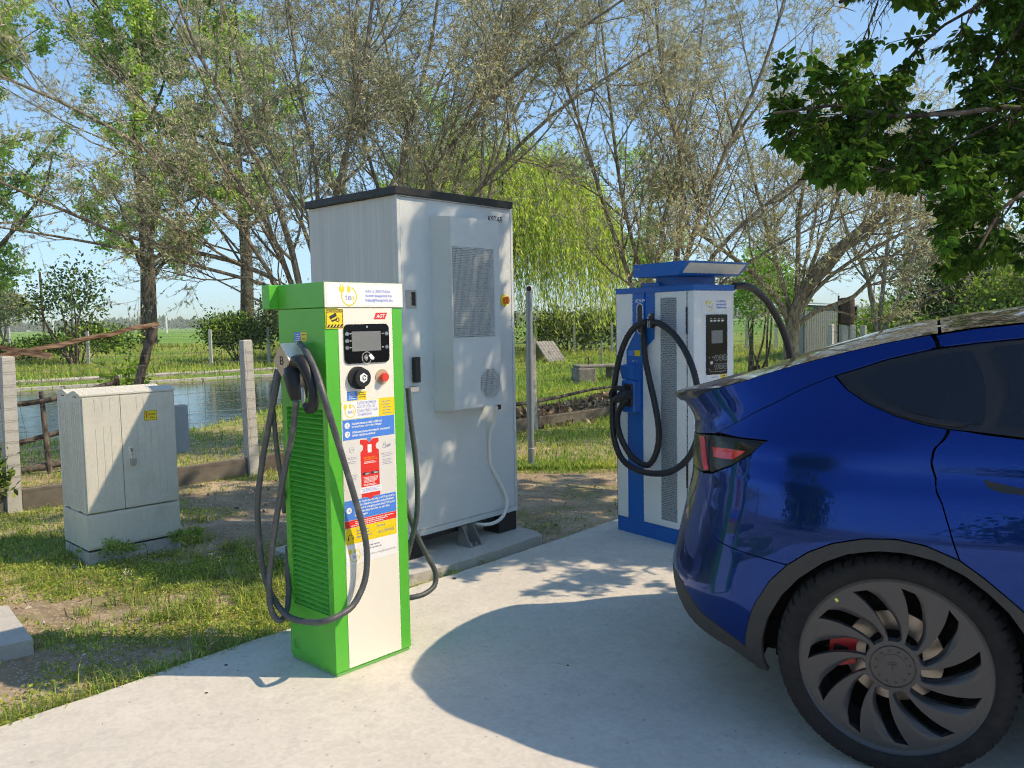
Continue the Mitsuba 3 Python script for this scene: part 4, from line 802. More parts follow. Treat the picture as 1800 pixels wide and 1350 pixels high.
# dark inner shell, floor and wheel wells
inner = sg.Polygon([(s, zr(s) - .01) for s in np.linspace(1.35, -3.95, 90)] + [(-3.95, .32), (-2.3, .26), (-.5, .26), (.45, .30), (1.35, .34)]).buffer(0)
inner = inner.difference(sg.Polygon(arch_o + [(-.51, .1), (.43, .1)]).buffer(.004)).difference(sg.Polygon(fa + [(fa[-1][0], .1), (fa[0][0], .1)]).buffer(.004))
V, F, N = surf(inner.buffer(0), -.024, .06, 0); Mr = mirror(V, F, N)
addn(f'{car}__inner_shell', np.vstack([V, Mr[0]]), np.vstack([F, Mr[1] + len(V)]), np.vstack([N, Mr[2]]), 'm_void')
def well(outline):
    c = np.array(outline); P = skin(c[:, 0], c[:, 1]); ms = []
    for sgn in (0, 1):
        A = P.copy(); A[:, 1] += .03; Bq = A.copy(); Bq[:, 1] = .36
        if sgn: A[:, 1] = 2 * NC - A[:, 1]; Bq[:, 1] = 2 * NC - Bq[:, 1]
        k = len(c); j = np.arange(k - 1); one = [(np.vstack([A, Bq]), np.vstack([np.stack([j, j + 1, j + k + 1], 1), np.stack([j, j + k + 1, j + k], 1)]))]
        cap_ = trimesh.creation.triangulate_polygon(sg.Polygon([(p[0], p[2]) for p in Bq]), engine='earcut'); one.append((np.stack([cap_[0][:, 0], np.full(len(cap_[0]), Bq[0, 1]), cap_[0][:, 1]], 1), cap_[1])); ms.append(join(one))
    return ms
for o_ in (arch_o, fa):
    for m_ in well(o_): add(f'{car}__wheel_well', m_, 'm_void', X=CX)
pass
add(f'{car}__floor', join(bx(.42, 2.45, .16, 2 * NC - .16, .2, .28), bx(-.62, -.40, .30, 2 * NC - .30, .29, .36), bx(-.42, .42, .37, 2 * NC - .37, .2, .45), bx(2.45, 3.5, .37, 2 * NC - .37, .2, .4)), 'm_void', X=CX)
# wheels: built about the axle, outer face at y = 0, y inward
def revolve(prof, n=96, mod=None):
    prof = np.asarray(prof, float); th = np.arange(n) * 2 * np.pi / n; r = np.repeat(prof[None, :, 0], n, 0)
    if mod is not None: r = r + mod(th[:, None], prof[None])
    V = np.stack([r * np.cos(th)[:, None], np.repeat(prof[None, :, 1], n, 0), r * np.sin(th)[:, None]], -1); m = len(prof)
    i = (np.arange(n)[:, None] * m + np.arange(m - 1)[None]).ravel(); j = (((np.arange(n) + 1) % n)[:, None] * m + np.arange(m - 1)[None]).ravel()
    return V.reshape(-1, 3), np.vstack([np.stack([i, i + 1, j + 1], 1), np.stack([i, j + 1, j], 1)])
tyre_prof = [(.286, .016), (.291, .006), (.300, .000), (.316, -.006), (.332, -.005), (.344, .002), (.352, .010), (.358, .018), (.3625, .028), (.3645, .040), (.3650, .062), (.3650, .066), (.359, .067), (.359, .074), (.3650, .075), (.3655, .115), (.359, .116), (.359, .124), (.3655, .125), (.3650, .20), (.360, .225), (.335, .25), (.285, .24)]
def tread_mod(th, pr):
    sh = ((pr[..., 1] > .009) & (pr[..., 1] < .063) & (pr[..., 0] > .35))
    ph = (th * 62 / (2 * np.pi) + pr[..., 1] * 6) % 1.0
    return -np.where(sh & (ph < .17), .0065, 0)
YR = .285
def blade(k, NB=11):
    per = 2 * np.pi / NB; r = np.concatenate([np.linspace(.070, .10, 8), np.linspace(.108, .262, 22), np.linspace(.266, .284, 5)]); u = np.clip((r - .070) / (.262 - .070), 0, 1)
    swirl = math.radians(20) * u ** 1.15
    w = np.interp(u, [0, .12, .35, .6, .85, .97, 1.0], [.98, .30, .41, .59, .66, .74, 1.0]) * per
    w = np.where(r > .263, per, w); t = np.linspace(0, 1, 12)
    a = k * per + swirl[:, None] + w[:, None] * t[None]
    d0 = .010 + .016 * np.clip((.26 - r) / .2, 0, 1) ** 1.0 * 0 + .004
    rec = np.interp(u, [0, .15, .45, .8, .95, 1], [.0, .016, .018, .011, .004, .0])
    y = d0[:, None] + rec[:, None] * np.clip((t[None] - .6) / .4, 0, 1) ** 2.0
    V = np.stack([r[:, None] * np.cos(a), y, r[:, None] * np.sin(a)], -1); Bk = V.copy(); Bk[..., 1] += .022
    n, m = len(r), len(t); i = (np.arange(n - 1)[:, None] * m + np.arange(m - 1)[None]).ravel()
    F1 = np.vstack([np.stack([i, i + 1, i + m + 1], 1), np.stack([i, i + m + 1, i + m], 1)]); F2 = F1[:, ::-1] + n * m
    edge = []
    for col in (0, m - 1):
        q = np.arange(n - 1) * m + col; edge.append(np.stack([q, q + m, q + m + n * m], 1)); edge.append(np.stack([q, q + m + n * m, q + n * m], 1))
    return np.vstack([V.reshape(-1, 3), Bk.reshape(-1, 3)]), np.vstack([F1, F2] + edge)
def wheel(name, X, full=True, flip=False, label=None):
    M_ = CX @ X
    if flip: M_ = M_ @ np.diag([1., -1., 1., 1.])
    w = f'{car}__{name}'
    k0 = key_of(w); 
    def ad(sub, mesh, m, **kw): return add(f'{k0}__{sub}', mesh, m, X=M_, **kw)
    ad('tyre', revolve(tyre_prof, 744 if full else 124, tread_mod if full else None), 'm_tyre', smooth=35, label='black tyre with blocky tread shoulder')
    ad('rim', join(revolve([(.262, .060), (.274, .016), (.281, .0125), (.287, .010), (.2905, .006), (.2915, .010), (.286, .03), (.262, .13), (.262, .23), (.288, .24)], 120)), 'm_rim', smooth=40)
    for k in range(11): ad('blade', blade(k), 'm_rim', smooth=40)
    ad('hub', revolve([(.0, .012), (.060, .0122), (.0655, .013), (.0665, .018), (.0700, .018), (.0712, .013), (.083, .014), (.083, .05), (.0, .05)], 64), 'm_rim', smooth=30)
    caps = [sg.Point(0, 0).buffer(.041, 24)]
    ad('centre_cap', prism(caps[0], .0095, .0121), 'm_rim')
    for q in range(12):
        a = 2 * np.pi * q / 12 + .2; P = [(.055 * math.cos(a) + d * math.sin(a), .055 * math.sin(a) - d * math.cos(a)) for d in (-.005, .005)] + [(.046 * math.cos(a), .046 * math.sin(a))]
        ad('cap_notch', prism(sg.Polygon(P), .0108, .0121), 'm_trim' if q % 2 else 'm_trim')
    em = shapely.union_all([sg.Polygon([(-.0145, .0075), (-.007, .0105), (.007, .0105), (.0145, .0075), (.012, .003), (.006, .006), (.0032, .0058), (0, -.018), (-.0032, .0058), (-.006, .006), (-.012, .003)]), sg.LineString([(-.0135, .0125), (-.006, .015), (.006, .015), (.0135, .0125)]).buffer(.0012)])
    ad('emblem', prism(em, .0086, .0094), 'm_trim')
    ad('brake_disc', revolve([(.085, .115), (.152, .115), (.152, .14), (.085, .14)], 64), 'm_disc'); ad('hub_core', revolve([(.0, .05), (.082, .05), (.088, .113), (.0, .113)], 32), 'm_void')
    cal = [(r * math.cos(a), r * math.sin(a)) for r, aa in ((.200, np.linspace(2.72, 3.42, 12)), (.118, np.linspace(3.42, 2.72, 12))) for a in aa]
    ad('caliper', prism(sg.Polygon(cal), .075, .16), 'm_caliper', label='red brake caliper')
    ad('caliper__mark' if False else 'caliper_bridge', prism(sg.Polygon([(r * math.cos(a), r * math.sin(a)) for r, aa in ((.185, np.linspace(3.0, 3.14, 5)), (.14, np.linspace(3.14, 3.0, 5))) for a in aa]), .070, .0755), 'm_trim')
    if full:
        a = math.radians(131); ad('sticker', hull([(.262 * math.cos(a) + u * math.sin(a) * .5 + v * .4 * math.cos(a), y, .262 * math.sin(a) - u * math.cos(a) * .5 + v * .4 * math.sin(a)) for u in (-.009, .009) for v in (-.015, .015) for y in (.0116, .0128)]), 'm_sticker', label='small lime sticker')
    ad('backing', revolve([(.0, .20), (.262, .20)], 48), 'm_void')
    return k0
Xw = shift(0, .004, .361)
kw_ = wheel('rear_wheel', Xw); labels[kw_] = {'label': 'dark grey rear wheel of curved blades'}
for nm, x, fl in (('front_wheel', 2.89, 0), ('rear_wheel', 0, 1), ('front_wheel', 2.89, 1)):
    wheel(nm, shift(x, (2 * NC - .004) if fl else .004, .361), False, bool(fl))
# ================================================================== trees and bushes
def tubes(P, R, n=4):
    """many tubes at once: P (b, k, 3), R (b, k)"""
    b, k, _ = P.shape; t = np.gradient(P, axis=1); t /= np.linalg.norm(t, axis=-1, keepdims=True) + 1e-9
    ref = np.where(np.abs(t[:, :1, 2:]) < .8, [[[0, 0, 1.0]]], [[[1.0, 0, 0]]]); a = np.cross(t, np.broadcast_to(ref, t.shape)); a /= np.linalg.norm(a, axis=-1, keepdims=True) + 1e-9; c = np.cross(t, a)
    th = np.arange(n) * 2 * np.pi / n
    V = P[:, :, None] + R[:, :, None, None] * (np.cos(th)[:, None] * a[:, :, None] + np.sin(th)[:, None] * c[:, :, None])
    i = (np.arange(b)[:, None, None] * k + np.arange(k - 1)[None, :, None]) * n; j = np.arange(n)[None, None]; q = (j + 1) % n
    F = np.concatenate([np.stack([i + j, i + q, i + n + q], -1).reshape(-1, 3), np.stack([i + j, i + n + q, i + n + j], -1).reshape(-1, 3)])
    return V.reshape(-1, 3), F
def resample(pts, k):
    c = catmull(pts, 8); s = np.concatenate([[0], np.cumsum(np.linalg.norm(np.diff(c, axis=0), axis=1))]); t = np.linspace(0, s[-1], k)
    return np.stack([np.interp(t, s, c[:, q]) for q in range(3)], 1)
def unit(v): return v / (np.linalg.norm(v, axis=-1, keepdims=True) + 1e-9)
def children(P, R, m, t0, t1, ang, length, k, g, trop=(0, 0, .15), wig=.12, rr=.55, lenvar=.35, taper=.35, along=.45):
    """m side shoots per parent"""
    b, kp, _ = P.shape; tt = g.uniform(t0, t1, (b, m)) * (kp - 1); i = np.minimum(tt.astype(int), kp - 2); f = (tt - i)[..., None]; bi = np.arange(b)[:, None]
    O = P[bi, i] * (1 - f) + P[bi, i + 1] * f; d = unit(P[bi, i + 1] - P[bi, i]); r = (R[bi, i] * (1 - f[..., 0]) + R[bi, i + 1] * f[..., 0])
    x = unit(np.cross(d, g.normal(size=d.shape))); a = np.radians(g.normal(ang, 12, (b, m)))[..., None]
    d = unit(d * np.cos(a) + x * np.sin(a)); L = length * (1 - along * tt / (kp - 1)) * (1 + lenvar * g.normal(size=(b, m))); L = np.maximum(L, length * .25)
    O, d, L, r = O.reshape(-1, 3), d.reshape(-1, 3), L.reshape(-1), r.reshape(-1); out = [O]; 
    for s in range(k - 1):
        d = unit(d + np.asarray(trop) + wig * g.normal(size=d.shape)); out.append(out[-1] + d * (L / (k - 1))[:, None])
    Q = np.stack(out, 1); R2 = np.minimum(r * rr, L * .022)[:, None] * np.linspace(1, taper, k)[None]
    return Q, R2
def leaf_cards(O, D, length, width, g, cols, fold=.0, jitter=.9, var=.22):
    """rhombic leaves starting at O pointing roughly along D"""
    n = len(O); d = unit(D + jitter * g.normal(size=D.shape)); s = unit(np.cross(d, g.normal(size=d.shape))); nn = np.cross(d, s)
    L = length * (1 + .3 * g.normal(size=(n, 1))).clip(.4, 1.8); W = width * (1 + .25 * g.normal(size=(n, 1))).clip(.4, 1.8)
    V = np.stack([O, O + d * L * .45 + s * W / 2 + nn * fold * W, O + d * L, O + d * L * .45 - s * W / 2 + nn * fold * W], 1)
    i = np.arange(n) * 4; F = np.vstack([np.stack([i, i + 1, i + 2], 1), np.stack([i, i + 2, i + 3], 1)])
    cols = np.asarray(cols); c = cols[g.integers(0, len(cols), n)] * (1 + var * g.normal(size=(n, 1))).clip(.4, 1.7)
    return V.reshape(-1, 3), F, np.repeat(np.clip(c, .005, .9), 4, 0)
def along(P, m, g, t0=.15):
    b, k, _ = P.shape; tt = g.uniform(t0, 1, (b, m)) * (k - 1); i = np.minimum(tt.astype(int), k - 2); f = (tt - i)[..., None]; bi = np.arange(b)[:, None]
    return (P[bi, i] * (1 - f) + P[bi, i + 1] * f).reshape(-1, 3), unit(P[bi, i + 1] - P[bi, i]).reshape(-1, 3)
def cjoin(parts):
    v, f = join([(p[0], p[1]) for p in parts]); return v, f, np.vstack([p[2] for p in parts])

def grey_tree(label, stems, r0, seed, n1=10, n2=8, n3=7, nleaf=19, l1=1.9, l2=.85, l3=.42, cols=None, group=None, leaf=(.045, .0125), barkm='m_bark_grey', thin_=.68, t0_=.30):
    g = np.random.default_rng(seed); k = thing('grey_leaved_tree', label, 'tree', group or 'grey-leaved trees behind the wire fence')
    S = np.stack([resample(s, 14) for s in stems]); R = thin_ * np.asarray(r0)[:, None] * np.linspace(1, .22, 14)[None] ** .9
    add(f'{k}__trunk', tubes(S, R, 9), barkm, smooth=True)
    B1, R1 = children(S, R, n1, t0_, .98, 38, l1, 8, g, (0, 0, .10), .13, .5)
    B2, R2 = children(B1, R1, n2, .2, .98, 42, l2, 6, g, (0, 0, .06), .16, .5)
    B3, R3 = children(B2, R2, n3, .15, 1, 45, l3, 4, g, (0, 0, .02), .2, .65)
    R3 = np.maximum(R3 * .9, .0017)

    bm = join([tubes(B1, R1, 6), tubes(B2, R2, 4)]); add(f'{k}__branches', bm, barkm, smooth=True, kind='stuff')
    tw = tubes(B3, R3, 3); 
    add(f'{k}__twigs', tw, barkm, smooth=True, kind='stuff')
    O, D = along(B3, nleaf, g); O2, D2 = along(B2, 4, g, .4); O, D = np.vstack([O, O2]), np.vstack([D, D2])
    cols = cols or [(.70, .66, .46), (.56, .59, .30), (.76, .71, .59), (.46, .44, .29), (.58, .64, .29), (.34, .32, .21)]
    v, f, c = leaf_cards(O, D, leaf[0], leaf[1], g, cols, jitter=.75)
    add(f'{k}__crown', (v, f), 'm_leafthin', smooth=False, color=c, kind='stuff')
    return k
GT = 'grey-leaved trees behind the fence'
def st(*p): return [tuple(map(float, q)) for q in p]
b = (-2.35, 10.2, -.1)
grey_tree('spreading grey-leaved tree fanning up between the utility box and tall cabinet', [
    st(b, (-2.45, 10.1, 1.0), (-2.5, 10, 2.05), (-2.78, 10, 3.1), (-3.25, 10.1, 4.0), (-3.7, 10.2, 4.9), (-4.1, 10.3, 6.1)),
    st(b, (-2.5, 10.1, 1.2), (-2.75, 10, 2.0), (-3.35, 9.8, 2.3), (-4.35, 9.6, 2.55), (-6.1, 9.2, 3.4)),
    st(b, (-2.35, 10.1, 1.0), (-2.22, 10, 2.05), (-2.0, 10, 3.1), (-1.75, 10.2, 4.2), (-1.6, 10.4, 5.3), (-1.5, 10.6, 6.4)),
    st(b, (-2.4, 10.2, 1.2), (-2.35, 10.3, 2.2), (-2.35, 10.5, 3.3), (-2.6, 10.7, 4.6), (-2.75, 10.9, 6.2)),
    st(b, (-2.5, 10.1, 1.1), (-2.7, 9.95, 1.85), (-3.3, 9.7, 2.12), (-4.6, 9.4, 2.45), (-6.3, 9.0, 2.75)),
    st(b, (-2.5, 10.2, 1.2), (-2.75, 10.3, 2.3), (-3.4, 10.5, 3.4), (-4.4, 10.8, 4.2), (-5.6, 11.0, 5.3)),
    st(b, (-2.55, 10.0, 1.2), (-3.0, 9.8, 2.5), (-4.2, 9.5, 3.6), (-5.6, 9.2, 4.3), (-7.0, 9.0, 4.8))],
    [.075, .06, .075, .06, .045, .06, .05], 21, nleaf=14)
b = (-1.05, 10.7, -.1)
grey_tree('spreading grey-leaved tree rising behind the tall grey cabinet', [
    st(b, (-1.15, 10.6, 1.5), (-1.35, 10.5, 2.8), (-1.25, 10.5, 3.7), (-.9, 10.5, 4.9), (-.7, 10.5, 6.3)),
    st(b, (-1.0, 10.6, 1.6), (-1.06, 10.5, 3.05), (-.6, 10.4, 3.75), (.1, 10.2, 4.4), (1.4, 10.0, 5.2)),
    st(b, (-.9, 10.5, 1.6), (-.6, 10.3, 2.75), (-.1, 10.2, 3.35), (.65, 10.1, 4.0), (1.7, 9.9, 4.6)),
    st(b, (-1.2, 10.8, 1.7), (-1.6, 10.9, 3.0), (-1.9, 11.0, 4.2), (-2.0, 11.1, 5.8)),
    st(b, (-1.0, 10.6, 1.5), (-.8, 10.4, 3.2), (-.2, 10.2, 4.6), (.2, 10.0, 6.2)),
    st(b, (-.9, 10.8, 1.6), (-.7, 11.0, 3.2), (-.2, 11.2, 4.6), (.3, 11.3, 6.0))],
    [.07, .07, .065, .06, .045, .055], 22)
b = (1.95, 11.3, -.1)
grey_tree('spreading grey-leaved tree with many stems right behind the blue charger', [
    st(b, (1.75, 11.2, 1.0), (1.58, 11, 1.95), (1.25, 11, 2.9), (.95, 10.9, 3.9), (.5, 10.8, 5.2)),
    st(b, (1.85, 11.2, 1.0), (1.73, 11, 1.95), (1.5, 11, 2.9), (1.37, 11, 3.8), (1.2, 11.1, 5.6)),
    st(b, (2.0, 11.2, 1.1), (2.17, 11, 2.27), (2.25, 11, 3.4), (2.0, 11, 4.5), (1.9, 11.1, 6.0)),
    st(b, (2.1, 11.2, 1.2), (2.3, 11, 2.3), (2.7, 11, 3.4), (3.3, 11, 4.7), (3.7, 11.1, 6.0)),
    st(b, (2.2, 11.2, 1.2), (2.6, 11, 2.25), (3.7, 11, 3.2), (5.2, 10.9, 3.8)),
    st(b, (2.15, 11.4, 1.2), (2.45, 11.6, 2.4), (3.1, 11.9, 3.9), (4.2, 12.2, 5.2)),
    st(b, (2.0, 11.4, 1.2), (2.1, 11.8, 2.6), (2.6, 12.2, 4.4), (2.9, 12.4, 6.2)),
    st(b, (2.2, 11.2, 1.0), (2.7, 11.0, 1.9), (3.6, 10.8, 2.5), (4.6, 10.6, 2.9))],
    [.065, .06, .07, .07, .06, .06, .06, .045], 23)
b = (4.35, 13.0, -.1); c = (4.36, 13, 1.5)
grey_tree('low forked grey-leaved tree with a short thick trunk behind the parked car', [
    st(b, (4.33, 13, .8), c, (4.7, 13, 2.15), (5.15, 13, 2.6), (6.2, 12.9, 3.5), (6.8, 12.8, 4.3)),
    st((4.3, 13.05, .4), (4.33, 13.02, 1.2), (4.12, 13, 1.75), (3.5, 12.8, 2.3), (2.6, 12.6, 2.9)),
    st((4.36, 13.05, .5), (4.38, 13.03, 1.4), (4.42, 13, 2.1), (4.5, 13.1, 3.3), (4.9, 13.2, 4.9)),
    st((4.4, 13.0, .5), (4.45, 12.98, 1.4), (5.28, 12.9, 1.8), (5.8, 12.8, 2.4), (6.9, 12.6, 3.0)),
    st((4.33, 13.02, .5), (4.34, 13, 1.4), (4.2, 13.2, 2.2), (3.9, 13.4, 3.5), (3.6, 13.6, 5.0)),
    st((4.38, 13.02, .5), (4.4, 13, 1.4), (4.75, 13.3, 2.3), (5.4, 13.7, 3.6), (6.0, 14.0, 4.8)),
    st((4.38, 13.02, .5), (4.4, 13, 1.4), (4.85, 12.8, 2.1), (5.9, 12.4, 2.75), (7.3, 12.0, 3.3))],
    [.20, .10, .08, .07, .07, .07, .06], 24, n1=9, nleaf=10, barkm='m_bark_grey', leaf=(.05, .013))
b = (-3.15, 14.6, -.1)
grey_tree('grey-leaved tree rising behind the green charging post, its trunk hidden', [
    st(b, (-3.15, 14.6, 1.5), (-3.45, 14.5, 3.0), (-4.15, 14.4, 4.8), (-4.65, 14.3, 6.8)), st(b, (-3.05, 14.6, 1.6), (-2.85, 14.5, 3.4), (-2.65, 14.6, 5.2), (-2.45, 14.6, 7.4)),
    st(b, (-2.95, 14.6, 1.6), (-2.35, 14.5, 3.2), (-1.45, 14.5, 4.8), (-0.65, 14.5, 6.6))],
    [.08, .08, .08], 26, t0_=.42, n1=10, n2=7, n3=6, nleaf=15, l1=2.4, l2=1.1, leaf=(.07, .02))
b = (-0.70, 15.6, -.1)
grey_tree('grey-leaved tree further back between the two big fan-shaped ones', [
    st(b, (-0.80, 15.6, 1.8), (-1.20, 15.5, 3.6), (-1.90, 15.4, 5.4), (-2.30, 15.3, 7.4)), st(b, (-0.70, 15.6, 1.8), (-0.50, 15.5, 3.8), (-0.40, 15.6, 5.8), (-0.30, 15.6, 7.8)),
    st(b, (-0.60, 15.6, 2.2), (-.15, 15.5, 4.6), (.7, 15.5, 6.2), (1.5, 15.5, 7.6)), st(b, (-0.80, 15.7, 2.4), (-1.60, 15.8, 4.4), (-2.80, 15.9, 6.0), (-3.80, 16.0, 7.4))],
    [.08, .08, .08, .07], 27, t0_=.52, n1=10, n2=7, n3=6, nleaf=15, l1=2.3, l2=1.1, leaf=(.07, .02))
q_ = lambda *p: [(1.30 * x, 1.30 * y, 1.5 + 1.30 * (z - 1.5)) for x, y, z in p]
b = (7.0, 16.2, .36)
grey_tree('slim pale grey tree with bare forked stems right of the brown barrel', [
    q_(b, (7.0, 16.1, .9), (6.8, 16, 2.07), (6.4, 16, 3.0), (6.0, 16, 4.2)), q_(b, (7.0, 16.1, .9), (7.13, 16, 2.8), (7.2, 16, 3.8), (7.1, 16, 5.0)),
    q_(b, (7.05, 16.1, 1.0), (7.47, 16, 2.06), (7.77, 16, 3.1), (8.4, 16, 4.3)), q_(b, (7.2, 16, 1.1), (8.2, 15.9, 2.0), (9.4, 15.8, 2.4))],
    [.12, .10, .10, .07], 25, n1=7, n2=5, n3=4, nleaf=5, leaf=(.06, .017))

def poplar(label, base, h, r, seed, crown, nl=26000, size=.17, group=None):
    g = np.random.default_rng(seed); k = thing('poplar_tree', label, 'tree', group or 'tall green poplars in the distance'); x, y, z = base
    S = resample([(x, y, z - .3), (x + .15, y, z + h * .25), (x - .1, y, z + h * .5), (x + .2, y, z + h * .8), (x, y, z + h)], 20)[None]; R = (r * np.linspace(1, .12, 20))[None]
    add(f'{k}__trunk', tubes(S, R, 12), 'm_bark_dark', smooth=True)
    B1, R1 = children(S, R, crown[0], crown[1], .98, 62, crown[2], 8, g, (0, 0, .10), .12, .5, along=.35)
    B2, R2 = children(B1, R1, 9, .2, 1, 45, 1.5, 5, g, (0, 0, .02), .2, .6)
    add(f'{k}__branches', join([tubes(B1, R1, 6), tubes(B2, np.maximum(R2, .008), 3)]), 'm_bark_dark', smooth=True, kind='stuff')
    keep = g.random(len(B2)) < .8; m = max(1, nl // keep.sum()); O, D = along(B2[keep], m, g, .3); O = O + .18 * g.normal(size=O.shape)
    v, f, c = leaf_cards(O, D * .3 + [0, 0, -.2], size, size * .85, g, [(.50, .70, .14), (.38, .56, .10), (.60, .76, .20), (.24, .37, .07)], jitter=1.0)
    add(f'{k}__crown', (v, f), 'm_leafthin', color=c, kind='stuff'); return k
poplar('tall green poplar with dark trunk on the left beyond the pond', (-19.8, 46, .6), 21, .46, 31, (46, .16, 5.6), 46000)
poplar('second green poplar, its dark trunk left of the green charging post', (-14.9, 47.5, .6), 20, .42, 32, (34, .30, 4.8), 30000)
poplar('poplar leaning in from the left edge of the view', (-30.0, 46, .6), 18, .34, 33, (50, .15, 7.2), 42000)
poplar('pale green poplar glimpsed between grey branches above the tall cabinet', (-5.2, 56, .3), 15, .35, 36, (26, .25, 4.4), 12000)
poplar('pale green poplar glimpsed behind the blue charger branches', (9.5, 58, .3), 12, .3, 37, (24, .2, 3.8), 10000)

# weeping willow
def willow(label, c, rad, top, seed, ns=1700):
    g = np.random.default_rng(seed); k = thing('willow_tree', label, 'tree'); x, y = c
    S = np.stack([resample([(x, y, -.2), (x + a * .05, y + b2 * .05, top * .35), (x + a * .45, y + b2 * .45, top * .72), (x + a * .75, y + b2 * .75, top * .86)], 10) for a, b2 in (rad * np.array([(math.cos(t), math.sin(t)) for t in np.arange(9) * .698]))])
    R = np.full((9, 1), .22) * np.linspace(1, .2, 10)[None]; add(f'{k}__trunk', tubes(S, R, 8), 'm_bark_dark', smooth=True)
    t = g.uniform(0, 2 * np.pi, ns); q = np.sqrt(g.uniform(.03, 1, ns)); px, py = x + rad * q * np.cos(t), y + rad * q * np.sin(t)
    pz = top * (1 - .42 * q ** 2.2) + .5 * g.normal(size=ns) - .9 * (meshkit.noise(np.stack([px * .6, py * .6, 0 * px], 1), 3)); L = np.minimum(g.uniform(1.6, 4.8, ns), pz - .75 - .5 * g.random(ns)); L = np.maximum(L, .6)
    u = np.linspace(0, 1, 7)[None]; out = .55 * u ** .5
    P = np.stack([px[:, None] + out * np.cos(t)[:, None] + .10 * np.cumsum(g.normal(size=(ns, 7)), 1), py[:, None] + out * np.sin(t)[:, None] + .10 * np.cumsum(g.normal(size=(ns, 7)), 1), pz[:, None] + .25 * np.sin(u * 3) - L[:, None] * u ** 1.25], -1)
    add(f'{k}__hanging_twigs', tubes(P, np.full((ns, 7), .008), 3), 'm_bark_grey', smooth=True, kind='stuff')
    O, D = along(P, 52, g, .02); O = O + .05 * g.normal(size=O.shape)
    v, f, cc = leaf_cards(O, D * .8 + [0, 0, -.5], .20, .045, g, [(.64, .80, .13), (.54, .72, .10), (.74, .85, .19), (.40, .55, .08)], jitter=.4)
    add(f'{k}__crown', (v, f), 'm_leafthin', color=cc, kind='stuff'); return k
willow('bright yellow-green weeping willow hanging behind the tall cabinet and grey pole', (-.6, 35), 5.0, 9.2, 41)

def bush(label, c, rad, n, size, cols, seed, thin='m_leafcol', name='bush', group=None, stems=7, clumps=26, low=False):
    g = np.random.default_rng(seed); k = thing(name, label, 'bush' if name == 'bush' else 'tree', group or ('bushes beyond the wire fence' if name == 'bush' and c[1] > 17 else 'pale trees far out in the field' if name == 'far_tree' else None)); c = np.asarray(c, float); rad = np.asarray(rad, float)
    d = unit(g.normal(size=(clumps, 3))); d[:, 2] = g.uniform(-.95, 1, clumps) if low else np.abs(d[:, 2]) * 1.1 - .25; cc = c + d * rad * g.uniform(.45, .95, (clumps, 1)); cc[:, 2] = np.maximum(cc[:, 2], c[2] - rad[2] * .8)
    w = g.integers(0, clumps, n); O = cc[w] + g.normal(size=(n, 3)) * rad * .20; O = O[O[:, 2] > gz(O[:, 0], O[:, 1]) + .05]
    base = np.array([c[0], c[1], float(gz(c[0], c[1])) - .05])
    S = np.stack([resample([base + [g.normal() * .15, g.normal() * .15, 0], (base + e) / 2 + g.normal(size=3) * .15, e], 7) for e in cc[:max(stems, 3)]])
    add(f'{k}__stems', tubes(S, np.full((len(S), 1), max(.002, .028 * rad[2])) * np.linspace(1, .3, 7)[None], 5), 'm_bark_dark', smooth=True, kind='stuff')
    v, f, col = leaf_cards(O, unit(O - c) + [0, 0, .2], size, size * .6, g, cols, jitter=1.0); add(f'{k}__leaves', (v, f), thin, color=col, kind='stuff'); return k
DG = [(.05, .095, .024), (.08, .14, .035), (.13, .20, .055), (.035, .065, .018)]
LG = [(.30, .46, .06), (.22, .36, .05), (.36, .50, .09)]
OG = [(.20, .25, .09), (.28, .31, .13), (.15, .20, .07), (.33, .34, .19)]
bush('dark small leafed tree by the far pond fence', (-17.4, 33.5, 2.6), (1.7, 1.5, 2.0), 1900, .15, DG, 51, name='shrub_tree')
bush('low bright bush under the small dark tree across the pond', (-17.5, 34.5, .9), (3.0, 1.2, .8), 3500, .15, LG + DG[:2], 52)
bush('low dark bush at far left across the pond', (-21.6, 36.5, .45), (2.4, 1.0, .6), 2400, .15, DG, 53)
bush('mixed green bush left of the green charging post across the pond', (-11.0, 34, 1.1), (1.7, 1.3, 1.1), 6000, .13, LG + DG, 54, thin='m_leafthin')
bush('pale olive bush directly left of the green charging post', (-8.7, 33.5, 1.6), (1.7, 1.3, 1.7), 6500, .12, OG + DG[:2], 55)
bush('dense olive bush hidden mostly by the green charging post', (-6.0, 36, 1.5), (2.2, 1.3, 1.6), 5000, .14, OG + DG, 56)
for i, (x, yv, zz, w, cols, lab) in enumerate([(-1.5, 39, 1.0, 2.0, DG + OG + LG, 'dark bush beneath the willow behind the grey pole'), (2.6, 40, .9, 1.9, DG + OG + LG, 'dark bush beneath the willow near the stone bench'), (6.0, 41, 1.0, 2.0, DG + LG, 'dark bush beneath the willow edge beside the blue charger')]):
    bush(lab, (x, yv, zz), (w, 1.2, 1.4), 4500, .17, cols, 60 + i)
bush('bright green leafy bush right beside the blue charger', (6.3, 21.5, 1.9), (1.0, 1.0, 1.35), 6000, .10, [(.32, .54, .07), (.24, .44, .05), (.40, .60, .11)], 63, thin='m_leafthin')
bush('bright green bush behind the brown barrel', (11.2, 24, 1.1), (1.6, 1.0, 1.0), 4500, .11, LG, 64, thin='m_leafthin')
bush('dark glossy bush right of the brown barrel', (12.0, 21.5, 1.6), (2.1, 1.4, 1.5), 9000, .11, DG, 65)
bush('olive bush behind the dark bush above the car roof', (13.4, 25, 2.8), (2.6, 1.6, 1.6), 8000, .12, OG, 66)
bush('yellow-green bush above the car roof at the right edge', (12.3, 19.5, 1.9), (1.8, 1.2, 1.0), 8000, .10, LG + OG[:2], 67, thin='m_leafthin')
